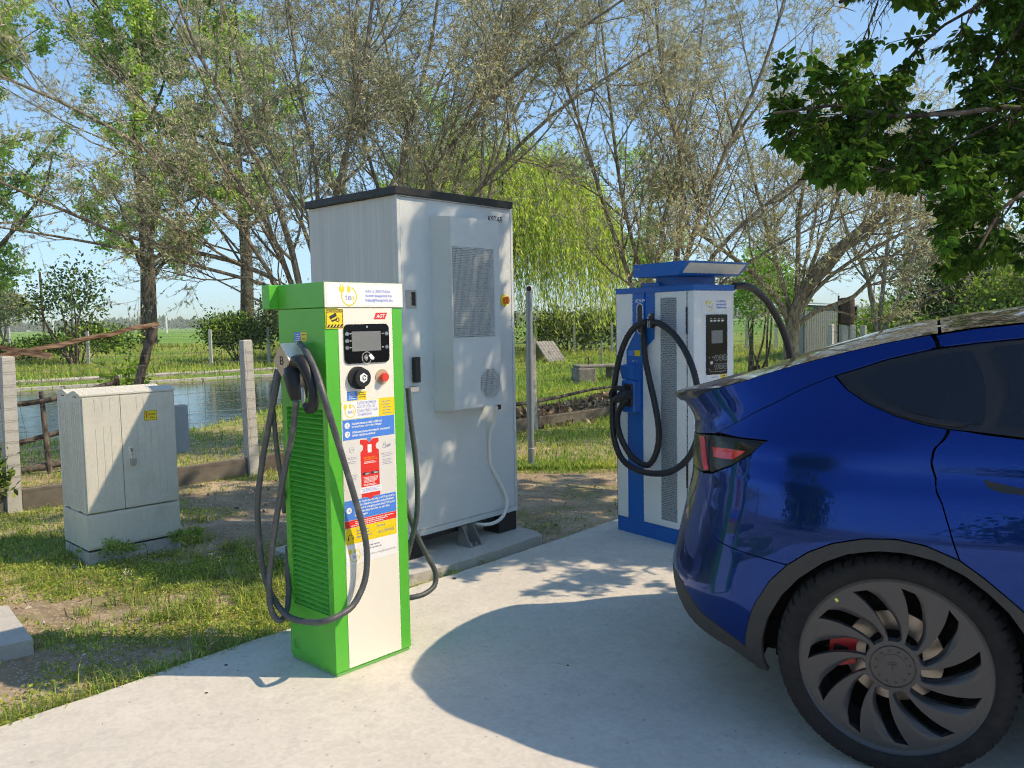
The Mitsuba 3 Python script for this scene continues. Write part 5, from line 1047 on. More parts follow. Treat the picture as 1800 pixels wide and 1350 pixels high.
bush('dark green bush low behind the car roof at the right edge', (10.6, 18.5, .9), (1.6, 1.0, .8), 5000, .10, DG + LG[:1], 68)
for i, (x, yv, s, lab) in enumerate([(-71, 118, 5.0, 'pale far tree by the tall thin pole'), (-77, 118, 4.0, 'pale far tree at the left edge of the view')]):
    bush(lab, (x, yv, 3.6), (s * .75, s * .7, 3.6), 3200, .55, [(.30, .31, .14), (.24, .27, .11), (.20, .24, .10)], 70 + i, name='far_tree', stems=5)
# far belt of trees on the horizon
def belt(label, y, x0, x1, h, seed, name='far_tree_belt'):
    g = np.random.default_rng(seed); n = int((x1 - x0) / 5); x = np.linspace(x0, x1, n); hh = h * (.45 + .8 * meshkit.fbm(np.stack([x * .02, 0 * x, 0 * x + seed], 1), 4))
    O = np.repeat(np.stack([x, np.full(n, y), 0 * x], 1), 34, 0) + g.normal(size=(n * 34, 3)) * [3.2, 6, 0]; O[:, 2] = np.repeat(hh, 34) * g.random(n * 34) ** .8
    v, f, c = leaf_cards(O, np.tile([0, 0, 1.0], (len(O), 1)), 6, 5, g, [(.06, .10, .05), (.08, .12, .06), (.10, .13, .07)], jitter=.8); 
    add(name, (v, f), 'm_leafcol', color=c); labels[name] = {'label': label, 'category': 'trees', 'kind': 'stuff'}
belt('hazy belt of far trees along the horizon', 900, -760, 760, 7, 81)

# maple over the car: limbs from a trunk out of frame, leaves of folded leaflets
mp = thing('maple_tree', 'dark green maple branches hanging in from the top right over the car', 'tree')
g = np.random.default_rng(91)
ml = [st((5.9, 6.6, -.2), (5.8, 6.5, 1.5), (5.6, 6.3, 2.8), (5.2, 6.1, 4.0), (4.9, 6.0, 5.0)),
      st((5.7, 6.4, 2.2), (4.6, 5.7, 2.6), (3.0, 5.05, 2.70), (2.4, 4.95, 2.62), (1.9, 5.0, 2.72), (1.55, 5.0, 2.68)),
      st((5.6, 6.3, 2.6), (4.4, 5.8, 3.3), (3.2, 5.3, 3.5), (2.4, 5.1, 3.45), (1.95, 5.05, 3.32)),
      st((5.5, 6.3, 2.9), (4.6, 5.9, 3.8), (3.8, 5.7, 4.2), (2.8, 5.5, 4.1)),
      st((5.7, 6.4, 2.0), (4.6, 5.6, 2.3), (3.4, 5.0, 2.35), (2.8, 4.8, 2.1), (2.6, 4.7, 1.85)),
      st((4.4, 5.7, 2.65), (3.1, 5.3, 2.5), (2.3, 5.2, 2.38), (1.75, 5.15, 2.32)),
      st((5.4, 6.2, 3.4), (4.6, 6.6, 4.2), (3.8, 7.0, 4.5), (2.9, 7.2, 4.4)),
      st((5.7, 6.4, 2.4), (4.9, 6.6, 2.9), (3.9, 6.7, 3.1), (3.0, 6.6, 3.0)),
      st((5.3, 6.2, 3.6), (4.4, 5.8, 4.7), (3.2, 5.4, 5.2), (2.3, 5.2, 5.0)),
      st((5.3, 6.2, 3.8), (4.7, 5.6, 5.2), (3.8, 5.1, 5.9), (3.0, 5.0, 6.0)),
      st((4.6, 5.8, 3.8), (3.4, 5.3, 4.4), (2.5, 5.0, 4.4), (1.9, 4.95, 4.1)),
      st((5.4, 6.3, 3.4), (4.2, 6.8, 4.9), (2.8, 6.9, 4.9), (1.5, 6.8, 4.6)),
      st((5.3, 6.4, 3.2), (4.4, 7.6, 4.4), (3.2, 8.0, 4.7), (2.1, 7.9, 4.7)),
      st((5.4, 6.3, 3.6), (4.6, 6.4, 5.2), (3.6, 6.3, 5.8), (2.6, 6.4, 5.7)),
      st((5.3, 6.3, 3.8), (4.0, 6.6, 5.4), (2.6, 6.6, 5.5), (1.4, 6.5, 5.0)), st((5.3, 6.3, 3.6), (3.9, 7.2, 4.8), (2.4, 7.3, 4.9), (1.2, 7.1, 4.6)), st((5.3, 6.3, 3.6), (3.9, 6.9, 5.0), (2.4, 6.9, 5.2), (1.0, 6.75, 4.7))]
S = np.stack([resample(s, 14) for s in ml]); R = np.array([.17, .035, .05, .05, .04, .03, .05, .05, .05, .05, .04, .05, .05, .05, .05, .05, .05])[:, None] * np.linspace(1, .2, 14)[None]
add(f'{mp}__trunk', tubes(S[:1], R[:1], 12), 'm_bark_dark', smooth=True); 
for s_i in range(1, len(ml)): add(f'{mp}__limb', tubes(S[s_i:s_i + 1], R[s_i:s_i + 1], 8), 'm_bark_dark', smooth=True)
B1, R1 = children(S[1:], R[1:], 22, .22, 1, 55, .75, 6, g, (0, 0, -.05), .16, .6, along=.3); B2, R2 = children(B1, R1, 7, .2, 1, 45, .32, 4, g, (0, 0, -.10), .2, .6)
def inside_crown(Q):
    e = Q[:, -1]; hx, hz = e[:, 0] / e[:, 1], (e[:, 2] - 1.5) / e[:, 1]
    return (hx > np.interp(hz, CR_Z, CR_X)) & ~((e[:, 1] < 4.35) & (e[:, 0] < 3.6))
CR_Z = [.02, .06, .075, .15, .16, .19, .205, .30, .32, .40, .41, 1]; CR_X = [.56, .50, .51, .50, .36, .35, .30, .31, .42, .37, .0, .0]
k1, k2 = inside_crown(B1), inside_crown(B2)
R2 = np.maximum(R2, .0022); add(f'{mp}__branches', join([tubes(B1[k1], R1[k1], 5), tubes(B2[k2], R2[k2], 3)]), 'm_bark_dark', smooth=True, kind='stuff')
O, D = along(B2, 11, g, .25); O1, D1 = along(B1, 5, g, .4); O, D = np.vstack([O, O1]), np.vstack([D, D1])
keep = ~((O[:, 1] < 4.35) & (O[:, 0] < 3.6))
hx_, hz_ = O[:, 0] / O[:, 1], (O[:, 2] - 1.5) / O[:, 1]                 # crown outline as it stands against the sky
lim = np.interp(hz_, CR_Z, CR_X)
hole = (np.hypot((hx_ - .43) / .055, (hz_ - .345) / .025) < 1) | (meshkit.noise(np.stack([O[:, 0] * 1.9, O[:, 1] * 1.9, O[:, 2] * 1.9], 1), 5) < np.where(O[:, 2] > 3.6, np.where(O[:, 1] > 5.9, .16, .40), .22))
keep &= (hx_ > lim) & ~hole & ~((np.abs(O[:, 1] - 5.2) < .5) & (O[:, 2] > 4.3 + (O[:, 0] - 1.5) * 1.037)); O, D = O[keep], D[keep]
nL = len(O); hang = unit(D * .6 + .5 * g.normal(size=D.shape) + [0, 0, -.35]); side = unit(np.cross(hang, g.normal(size=hang.shape) * .35 + [0, 0, 1.0])); nrm = np.cross(side, hang)
cl = np.array([(.06, .14, .016), (.08, .18, .02), (.05, .11, .016), (.13, .24, .03)])[g.integers(0, 4, nL)] * (1 + .2 * g.normal(size=(nL, 1))).clip(.5, 1.6)
def leaf_mesh(idx, simple=False):
    """compound leaves: three pointed leaflets, folded along the rib"""
    V, F, C = [], [], []; at = 0
    for a, sc in ((0, 1.0), (52, .8), (-52, .8)):
        ar = math.radians(a); o = O[idx]; d = hang[idx] * math.cos(ar) + side[idx] * math.sin(ar); s = side[idx] * math.cos(ar) - hang[idx] * math.sin(ar); n_ = nrm[idx]
        Lf = (.072 * sc * (1 + .25 * np.sin(idx * 12.9898)))[:, None]; w = Lf * .30; o = o + d * .018
        tip = o + d * Lf - n_ * Lf * .18
        q = np.stack([o, o + d * Lf * .38 + s * w - n_ * w * .3, o + d * Lf * .72 + s * w * .62 - n_ * w * .5, tip, o + d * Lf * .72 - s * w * .62 - n_ * w * .5, o + d * Lf * .38 - s * w - n_ * w * .3, o + d * Lf * .5 + n_ * w * .12], 1)
        i = at + np.arange(len(idx))[:, None] * 7; t_ = np.array([[0, 1, 3], [0, 3, 5]]) if simple else np.array([[0, 1, 6], [1, 2, 6], [2, 3, 6], [3, 4, 6], [4, 5, 6], [5, 0, 6]]); F.append((i[:, None] + t_[None]).reshape(-1, 3)); V.append(q.reshape(-1, 3)); C.append(np.repeat(cl[idx], 7, 0)); at += len(idx) * 7
    return np.vstack(V), np.vstack(F), np.clip(np.vstack(C), .004, .9)
# the 300 leaves that show largest are parts; the rest of the crown is one part
dist = np.linalg.norm(O - [0, 0, 1.5], axis=1); inv = (O[:, 0] / O[:, 1] < .60) & (O[:, 2] - 1.5 < .40 * O[:, 1]) & (O[:, 2] > 1.6)
face = np.abs(((O - [0, 0, 1.5]) / dist[:, None] * nrm).sum(1)); score = np.where(inv, (face + .15) / dist ** 2, -1); big = np.argsort(-score)[:300]
for q in big:
    v, f, c = leaf_mesh(np.array([q])); add(f'{mp}__leaf', (v, f), 'm_maple', color=c)
rest = np.setdiff1d(np.arange(nL), big); vis = inv[rest] & (dist[rest] < 6.4)
a_, b_ = leaf_mesh(rest[vis]), leaf_mesh(rest[~vis], True); v, f, c = cjoin([a_, b_]); add(f'{mp}__foliage', (v, f), 'm_maple', color=c, kind='stuff')
# hanging brown seed keys
O3, D3 = along(B1[k1], 7, g, .3); O3 = O3[g.random(len(O3)) < .55]; v, f, c = leaf_cards(O3, np.tile([0, 0, -1.0], (len(O3), 1)), .085, .018, g, [(.15, .10, .045), (.12, .11, .04)], jitter=.25); add(f'{mp}__seed_keys', (v, f), 'm_leafcol', color=c, kind='stuff')
# ================================================================== wire fence with concrete posts, kick boards and old rails
mat('m_kick', grained((.15, .135, .115), .25, 14, 3, (.07, .05, .035), .6, 4), .95, spec=.2)
fn_ = thing('wire_fence', 'wire mesh fence on square concrete posts with low concrete kick boards', 'fence')
F0 = np.array([-2.72, 8.66]); FD = np.array([math.cos(.80), math.sin(.80)]); FX = frame(F0, .80)
post_t = [-6.6, -4.4, -2.22, 0.0, 2.3, 4.3, 7.1, 9.6, 12.05, 14.15, 16.0]
for i, t in enumerate(post_t):
    w = .056 if t < 10 else .066; lean = [0, 0, 1.0, -.6, .5, -.4, .3, .2, 0, .4, 0][i]; zb = -.25; top = [1.30, 1.28, 1.285, 1.36, 1.3, 1.3, 1.3, 1.3, 1.27, 1.3, 1.25][i]
    m = hull([(t + a * w, b * w, zb) for a in (-1, 1) for b in (-1, 1)] + [(t + a * w * .86, b * w * .86, top - .01) for a in (-1, 1) for b in (-1, 1)] + [(t + a * w * .7, b * w * .7, top) for a in (-1, 1) for b in (-1, 1)])
    m = move(m, rot([0, 1, 0], lean, (t, 0, 0))); add(f'{fn_}__post', m, 'm_post', X=FX)
for a, b_ in zip(post_t[:-1], post_t[1:]):
    if b_ < 13: add(f'{fn_}__kick_board', bx(a + .066, b_ - .066, -.022, .022, -.12, .145, .006), 'm_kick', X=FX)
zs_ = np.concatenate([np.arange(.17, 1.30, .098)]); wires = []
ts = np.arange(-6.6, 16.0, .16); r_ = np.random.default_rng(3)
H_ = np.stack([np.stack([np.linspace(-6.6, 16.0, 140), np.full(140, -.064), z + .006 * r_.normal(size=140)], 1) for z in zs_]); V_ = np.stack([np.stack([t + .01 * r_.normal(size=6), np.full(6, -.0665), np.linspace(.16, 1.28, 6)], 1) for t in ts])
mat('m_wire', (.20, .19, .175), .5, .7)
add(f'{fn_}__wire_mesh', join(tubes(H_, np.full(H_.shape[:2], .0016), 4), tubes(V_, np.full(V_.shape[:2], .0013), 4)), 'm_wire', X=FX, smooth=True, kind='stuff')
# rails and braces of weathered wood
def plank(key, a, b_, w, th, m, roll=0.0, label=None, cat=None):
    a, b_ = np.asarray(a, float), np.asarray(b_, float); d = b_ - a; L_ = np.linalg.norm(d); d /= L_; s = np.cross(d, [0, 0, 1.0]); s /= np.linalg.norm(s); u = np.cross(s, d); c, q = math.cos(roll), math.sin(roll)
    X = np.eye(4); X[:3, 0] = d; X[:3, 1] = s * c + u * q; X[:3, 2] = u * c - s * q; X[:3, 3] = a
    n = 14; t = np.linspace(0, L_, n); P = []; g = np.random.default_rng(int(abs(a[0]) * 1000) % 9999); ww = w * (1 + .10 * g.normal(size=n)); of = .006 * g.normal(size=n)
    V = np.stack([np.stack([t, sg_ * th / 2 + 0 * t, of + hz * ww / 2], 1) for sg_, hz in ((-1, -1), (1, -1), (1, 1), (-1, 1))], 1).reshape(-1, 3)
    i = (np.arange(n - 1)[:, None] * 4 + np.arange(4)[None]).ravel(); j = (np.arange(n - 1)[:, None] * 4 + (np.arange(4)[None] + 1) % 4).ravel(); F = np.vstack([np.stack([i, j, j + 4], 1), np.stack([i, j + 4, i + 4], 1), [[0, 2, 1], [0, 3, 2]], [[n * 4 - 4, n * 4 - 3, n * 4 - 2], [n * 4 - 4, n * 4 - 2, n * 4 - 1]]])
    k = add(key, (V, F), m, X=X)
    if label: labels[k] = {'label': label, 'category': cat, **({'group': 'old wooden boards along the fence'} if cat == 'rail' else {})}
    return k
plank('wooden_rail', (-4.52, 7.35, 1.27), (-3.36, 8.05, 1.535), .042, .02, 'm_wood', .35, 'long reddish brown board sloping up along the top of the wire fence', 'rail')
plank('wooden_rail', (-5.6, 7.0, 1.62), (-3.90, 7.12, 1.275), .05, .03, 'm_wood', .2, 'short dark board crossing the concrete post at the left edge', 'rail')
plank('wooden_rail', (-5.3, 6.95, 1.25), (-4.30, 7.32, 1.285), .05, .028, 'm_wood', .2, 'grey board end lying on top of the left concrete post', 'rail')
plank('wooden_brace', (-3.80, 8.25, .55), (-3.40, 8.02, 1.515), .07, .05, 'm_wood_grey', .0, 'leaning dark wooden brace standing behind the utility box', 'brace')
rf = thing('pole_rail_fence', 'rough pole fence of crooked dark branches behind the left concrete post', 'fence')
def pole(part, pts, r): add(f'{rf}__{part}', tube(resample(pts, 14), np.linspace(r, r * .75, 14), 7), 'm_wood_grey', smooth=True)
pole('upright', [(-4.95, 8.9, -.2), (-4.98, 8.9, .4), (-5.0, 8.9, .85)], .032); pole('upright', [(-4.30, 9.25, -.2), (-4.32, 9.25, .5), (-4.36, 9.25, .98)], .035)
pole('rail', [(-6.6, 8.7, .62), (-5.6, 8.75, .70), (-4.9, 8.9, .76), (-4.3, 9.2, .93)], .035); pole('rail', [(-6.4, 8.6, .15), (-5.4, 8.8, .28), (-4.8, 9.0, .42), (-4.3, 9.25, .55)], .035); pole('rail', [(-5.2, 8.8, .02), (-4.8, 9.0, .08), (-4.3, 9.2, .22)], .04); pole('stick', [(-4.85, 8.95, .74), (-4.6, 9.1, .62), (-4.35, 9.2, .58)], .016)
# far fence
ff = thing('far_wire_fence', 'thin wire fence on pale slender posts along the far side of the pond', 'fence')
FP = [(-27, 39.5), (-22.3, 37.4), (-16.9, 33.6), (-11.4, 31.9), (-9.6, 33.3), (-7.0, 36), (-3.2, 38), (1.1, 38.2), (2.9, 38.6), (4.6, 38.4), (6.6, 38.2), (10.7, 38.2), (11.9, 37.8), (14.5, 38)]
for x, yv in FP: 
    z = float(gz(x, yv)); add(f'{ff}__post', hull([(x + a * .055, yv + b_ * .055, z - .2) for a in (-1, 1) for b_ in (-1, 1)] + [(x + a * .05, yv + b_ * .05, z + 1.42) for a in (-1, 1) for b_ in (-1, 1)]), 'm_post')
W2 = [np.stack([np.interp(np.linspace(0, 13, 120), range(14), [p[0] for p in FP]), np.interp(np.linspace(0, 13, 120), range(14), [p[1] for p in FP]) - .06], 1)]; zg = gz(W2[0][:, 0], W2[0][:, 1])
add(f'{ff}__wires', tubes(np.stack([np.concatenate([W2[0], (zg + z)[:, None]], 1) for z in np.arange(.15, 1.4, .13)]), np.full((10, 120), .004), 3), 'm_wire', smooth=True, kind='stuff')

# ================================================================== things in the yard
mat('m_zinc', grained((.32, .34, .345), .08, 30, 3), .45, .75)
pl_ = thing('camera_pole', 'slim grey metal pole with a dark round cap end beside the tall cabinet', 'pole')
add(f'{pl_}__shaft', join(cyl((.188, 8.78, -.2), (.196, 8.80, 1.80), .0335, 24), cyl((.188, 8.78, -.02), (.188, 8.78, .0), .04, 24)), 'm_zinc', smooth=30)
add(f'{pl_}__band', cyl((.1885, 8.781, .16), (.1885, 8.781, .168), .035, 24), 'm_label_grey', smooth=30)
add(f'{pl_}__camera', join(bx(.155, .236, 8.76, 8.90, 1.802, 1.87, .02)), 'm_label_grey', label='small white camera housing'); add(f'{pl_}__camera__lens', cyl((.194, 8.765, 1.835), (.194, 8.748, 1.835), .026, 20), 'm_black', smooth=30)
# corrugated sheet shelter, two sheets leaning against each other
sh = thing('corrugated_shelter', 'low A-shaped shelter of weathered corrugated sheets on the lawn', 'shelter')
def corr(n, L_, W2_, amp, th=.012):
    t = np.linspace(0, W2_, n * 10); z = amp * np.sin(t / W2_ * n * 2 * np.pi); V = []
    for u in (0, L_):
        for o in (0, th): V.append(np.stack([t, np.full_like(t, u), z + o], 1))
    m = len(t); V = np.vstack(V); q = np.arange(m - 1); f = lambda a, b_, c, d: np.vstack([np.stack([a, b_, d], 1), np.stack([b_, c, d], 1)])
    F = np.vstack([f(q, q + 1, q + 1 + 2 * m, q + 2 * m), f(q + m, q + 1 + m, q + 1 + 3 * m, q + 3 * m), f(q, q + 1, q + 1 + m, q + m), f(q + 2 * m, q + 1 + 2 * m, q + 1 + 3 * m, q + 3 * m)]); return V, F
def sheet_at(o, ax_to, top):
    o, ax_to, top = (np.asarray(q, float) for q in (o, ax_to, top)); X = np.eye(4); dx = ax_to - o; W2_ = np.linalg.norm(dx); dx /= W2_; su = top - o; su = su - dx * (su @ dx); L_ = np.linalg.norm(su); su /= L_
    X[:3, 0], X[:3, 1], X[:3, 2], X[:3, 3] = dx, su, np.cross(dx, su), o; return corr(6, L_, W2_, .035), X
mat('m_asbestos', grained((.50, .47, .42), .2, 12, 2.0, (.09, .085, .08), .85, 2.2), .95, spec=.2)
m_, X_ = sheet_at((1.31, 28.68, 0), (1.97, 29.28, 0), (.84, 29.2, .77)); add(f'{sh}__sheet', m_, 'm_asbestos', X=X_, smooth=40)
m_, X_ = sheet_at((.36, 29.72, 0), (1.02, 30.32, 0), (.825, 29.21, .77)); add(f'{sh}__sheet', m_, 'm_asbestos', X=X_, smooth=40, label='dark shaded sheet leaning the other way')
# stone bench
mat('m_oldstone', grained((.24, .225, .20), .3, 14, 3, (.10, .095, .08), .6, 4), .95, spec=.2)
be = thing('stone_bench', 'weathered stone slab bench on two block supports on the lawn', 'bench')
BB = frame((1.62, 20.3), .25)
add(f'{be}__slab', bx(.0, 1.55, -.05, .50, .34, .40, .015), 'm_oldstone', X=BB); add(f'{be}__support', bx(-.05, .42, -.10, .42, -.05, .338, .03), 'm_oldstone', X=BB); add(f'{be}__support', bx(.85, 1.45, .05, .45, -.05, .338, .03), 'm_oldstone', X=BB)
tp = thing('water_tap', 'small dark tap standing on the stone bench', 'tap'); add(f'{tp}__pipe', tube(catmull([(1.88, 20.55, .40), (1.88, 20.55, .56), (1.84, 20.5, .60), (1.80, 20.47, .54)], 6), .016, 8), 'm_wood_grey', smooth=True); add(f'{tp}__handle', bx(1.86, 2.0, 20.54, 20.56, .44, .47, .005), 'm_wood_grey')
sk = thing('thin_stake', 'thin metal stake standing in the grass behind the stone bench', 'stake'); add(f'{sk}__rod', cyl((2.42, 22.6, -.1), (2.42, 22.6, .95), .022, 8), 'm_zinc')
# shed
sd = thing('metal_shed', 'grey corrugated metal shed with a shallow sloping roof behind the fence', 'shed')
SX = frame((9.15, 26.3), 1.03)
add(f'{sd}__body', bx(.02, 9.3, .02, .5, -.1, 1.83), 'm_zinc', X=SX)
mat('m_shed', grained((.11, .125, .122), .06, 6, .8), .6)
for i in range(26): 
    x = i * .36; add(f'{sd}__panel', join(bx(x + .004, x + .356, -.012, .02, -.1, 1.845 - 0 * i), bx(x, x + .022, -.022, .0, -.1, 1.845)), 'm_shed', X=SX)
add(f'{sd}__roof', hull([(-.15, -.2, 1.87), (9.5, -.2, 1.87), (-.15, .7, 1.93), (9.5, .7, 1.93), (-.15, -.2, 1.91), (9.5, -.2, 1.91), (-.15, .7, 1.97), (9.5, .7, 1.97)]), 'm_zinc', X=SX)
add(f'{sd}__downpipe', cyl((9.25, -.1, 0), (9.25, -.1, 1.85), .05, 10), 'm_black', X=SX)
# barrel on a masonry post
gp = thing('gate_post', 'stout white concrete gate post carrying the brown barrel', 'post'); add(f'{gp}__shaft', join(bx(7.68, 7.80, 19.5, 19.75, -.1, 1.26, .01), bx(7.86, 7.98, 19.5, 19.75, -.1, 1.27, .01), bx(7.78, 7.88, 19.56, 19.72, -.1, 1.24)), 'm_post')
br = thing('barrel', 'dark brown rusty barrel resting on top of the white gate post', 'barrel'); mat('m_rust', grained((.055, .030, .022), .35, 14, 2.5, (.13, .07, .04), .5, 5), .7)
t_ = [(0, 1.275), (.13, 1.275), (.165, 1.31), (.17, 1.45), (.176, 1.46), (.170, 1.47), (.17, 1.66), (.176, 1.67), (.17, 1.68), (.17, 1.85), (.155, 1.89), (.10, 1.905), (0, 1.91)]
v, f = revolve([(r, y) for r, y in t_], 32); v = v[:, [0, 2, 1]]; add(f'{br}__drum', (v + [7.82, 19.62, 0], f), 'm_rust', smooth=35); add(f'{br}__pipe', cyl((7.62, 19.6, .4), (7.62, 19.6, 1.95), .022, 8), 'm_black')
# poles far off
tp1 = thing('utility_pole', 'tall thin dark pole standing in the far field at the left', 'pole'); add(f'{tp1}__shaft', cyl((-33.2, 60, -.2), (-33.3, 60, 5.6), .10, 10, .075), 'm_bark_dark')
tp2 = thing('utility_pole', 'pale concrete pole rising behind the grey trees at the right', 'pole'); add(f'{tp2}__shaft', cyl((23.5, 50, -.2), (23.45, 50, 9.0), .28, 12, .2), 'm_post')
for i, (x, yv) in enumerate([(-125, 230), (-94, 230)]):
    k = thing('field_pole', ['tiny pale pole far out in the field at the left', 'tiny pale pole far out in the field beside the poplar trunk'][i], 'pole'); add(f'{k}__shaft', cyl((x, yv, 0), (x, yv, 5.0), .3, 8), 'm_label_grey')
# concrete block with an iron bolt at the left edge
fb = thing('concrete_block', 'flat concrete block with a rusty bolt lying in the grass at the left edge', 'block')
add(f'{fb}__slab', up_prism(sg.Polygon([(-3.5, 4.05), (-2.72, 4.40), (-2.30, 3.90), (-2.9, 3.45), (-3.5, 3.35)]), -.12, .035), 'm_concrete_rough'); add(f'{fb}__bolt', cyl((-2.52, 3.98, .035), (-2.525, 3.98, .085), .010, 8), 'm_rust')
lg = thing('fallen_branch', 'bare dead branch lying along the leaf heap behind the grey pole', 'branch'); add(f'{lg}__limb', tube(resample([(-.3, 12.6, .20), (.6, 13.3, .26), (1.4, 14.2, .33), (2.2, 14.8, .36)], 14), np.linspace(.035, .02, 14), 7), 'm_wood_grey', smooth=True)
# ================================================================== ground cover
g = np.random.default_rng(101)
def slab_side(x, y): return (y - 4.01 - (x + 1.12) * 1.15) / 1.524
def free(x, y):
    """outside the slab, the pad, the boxes and the pond"""
    ok = slab_side(x, y) > .012
    for X, w, d, m in ((BX_, BW, BD, .12), (EX, EW, ED, .0), (frame((-3.5, 3.4), 0), .9, .8, -.02)):
        L_ = np.stack([x - X[0, 3], y - X[1, 3]], -1) @ X[:2, :2]; ok &= ~((L_[:, 0] > -m - .2 * (m > .1)) & (L_[:, 0] < w + m * .6) & (L_[:, 1] > -m * 2.2) & (L_[:, 1] < d + m))
    return ok & (pond_d(x, y) > .05)
def patch(x, y, s, th0, th1, seed): 
    n = meshkit.fbm(np.stack([x * s, y * s, 0 * x + seed], 1), 4); return np.clip((n - th0) / (th1 - th0), 0, 1)
def blades(x, y, h, w, cols, bend=.5, seed=0):
    g = np.random.default_rng(seed); n = len(x); z = gz(x, y); a = g.uniform(0, 2 * np.pi, n); H = h * (1 + .35 * g.normal(size=n)).clip(.3, 1.9); W = w * (1 + .2 * g.normal(size=n)).clip(.4, 1.6)
    b_ = bend * g.uniform(.1, 1.2, n); d = np.stack([np.cos(a), np.sin(a), 0 * a], 1); s = np.stack([-np.sin(a), np.cos(a), 0 * a], 1); O = np.stack([x, y, z - .006], 1); up_ = np.array([0, 0, 1.0])
    P1 = O + up_ * (H * .55)[:, None] + d * (H * b_ * .25)[:, None]; P2 = O + up_ * (H * (1 - .35 * b_))[:, None] + d * (H * b_)[:, None]
    V = np.stack([O - s * W[:, None] / 2, O + s * W[:, None] / 2, P1 + s * W[:, None] * .42, P1 - s * W[:, None] * .42, P2], 1); i = np.arange(n) * 5; F = np.vstack([np.stack([i, i + 1, i + 2], 1), np.stack([i, i + 2, i + 3], 1), np.stack([i + 3, i + 2, i + 4], 1)])
    cols = np.asarray(cols); c = cols[g.integers(0, len(cols), n)] * (1 + .22 * g.normal(size=(n, 1))).clip(.4, 1.7); return V.reshape(-1, 3), F, np.repeat(np.clip(c, .005, .9), 5, 0)
GR = [(.28, .45, .09), (.36, .50, .11), (.43, .50, .14), (.21, .33, .07)]; YG = [(.54, .58, .12), (.45, .54, .10), (.54, .51, .18), (.33, .45, .08)]; DRY = [(.36, .30, .18), (.30, .25, .14)]
# foreground weeds left of the slab
n = 300000; x, y = g.uniform(-5.2, 1.8, n), g.uniform(2.2, 9.2, n); s = slab_side(x, y)
dens = np.maximum(patch(x, y, 1.1, .40, .56, 3), np.clip(1 - s / .18, 0, 1) * .8 * patch(x, y, 4, .3, .6, 7)); bare = ((y - 4.0) - (x + 1.1) * .6 > 2.0) & (x > -1.6)
dens = dens * np.where(bare & (x > -.1) & (y < 8.4), .08, 1) * np.where((y > 5.4) & (y < 8.3) & (x > -3.0), .25, 1) * np.where((y > 6.2) & (y < 8.3), .55, 1)
k = (g.random(n) < dens * np.clip(6.5 / (y + 1), .35, 1)) & free(x, y); x, y = x[k], y[k]
q = patch(x, y, 1.7, .40, .60, 9); m1 = g.random(len(x)) < q
v1 = blades(x[m1], y[m1], .044, .0052, GR, 1.0, 1); v2 = blades(x[~m1], y[~m1], .024, .0062, YG, 1.2, 2)
v, f, c = cjoin([v1, v2]); add('grass', (v, f), 'm_leafthin', color=c); labels['grass'] = {'label': 'short patchy grass and yellow-green weeds on the soil beside the slab', 'category': 'grass', 'kind': 'stuff'}
# low broad-leaved weeds: rosettes of little leaves
n = 210000; x, y = g.uniform(-4.8, -.2, n), g.uniform(2.4, 7.4, n); dens = patch(x, y, 1.1, .40, .52, 3) * patch(x, y, 5, .36, .56, 16) * np.where(y > 5.6, .3, 1); k = (g.random(n) < dens) & free(x, y); x, y = x[k], y[k]
O = np.stack([x, y, gz(x, y) + g.uniform(.002, .05, len(x)) * patch(x, y, 3, .3, .7, 17)], 1); dd = g.normal(size=(len(x), 3)); dd[:, 2] = np.abs(dd[:, 2]) * .5
v, f, c = leaf_cards(O, dd, .017, .012, g, YG[:3] + GR[:2] + [(.25, .33, .06)], jitter=.3); add('weeds', (v, f), 'm_leafthin', color=c); labels['weeds'] = {'label': 'low chickweed-like weeds with tiny leaves scattered over the bare soil', 'category': 'weeds', 'kind': 'stuff'}
# lawn further back
n = 170000; yy = 8.6 + 26 * g.random(n) ** 1.6; xx = g.uniform(-1, 1, n) * (yy * .66 + 1.5); xx = np.where(g.random(n) < .5, xx, g.uniform(-.3, .55, n) * yy * .66)
k = free(xx, yy) & (g.random(n) < .35 + .65 * patch(xx, yy, .5, .35, .55, 21)) & ~((np.abs(yy - 13.2 - .95 * (xx - .4)) < .9) & (xx > -1.0) & (xx < 2.6) & (g.random(n) < .8)); xx, yy = xx[k], yy[k]
sc = np.clip(yy / 12, .8, 2.4); m1 = patch(xx, yy, .7, .4, .6, 23) > g.random(len(xx))
v, f, c = cjoin([blades(xx[m1], yy[m1], .085 * sc[m1], .014 * sc[m1], GR + [(.30, .48, .07)], .8, 4), blades(xx[~m1], yy[~m1], .07 * sc[~m1], .014 * sc[~m1], YG[:2] + [(.40, .52, .10)], .8, 5)])
add('lawn', (v, f), 'm_leafthin', color=c); labels['lawn'] = {'label': 'green lawn of longer grass behind the wire fence', 'category': 'lawn', 'kind': 'stuff'}
# rough bank grass beyond the pond
n = 60000; xx, yy = g.uniform(-34, 14, n), 24 + 20 * g.random(n) ** 1.2; k = free(xx, yy) & (shapely.distance(rl, shapely.points(xx, yy)) > 2.0) & (g.random(n) < patch(xx, yy, .35, .3, .6, 25)); xx, yy = xx[k], yy[k]
v, f, c = blades(xx, yy, .22, .045, GR[:3] + YG + DRY[:1], .8, 6); add('bank_grass', (v, f), 'm_leafthin', color=c); labels['bank_grass'] = {'label': 'rough grass on the far bank behind the pond', 'category': 'grass', 'kind': 'stuff'}
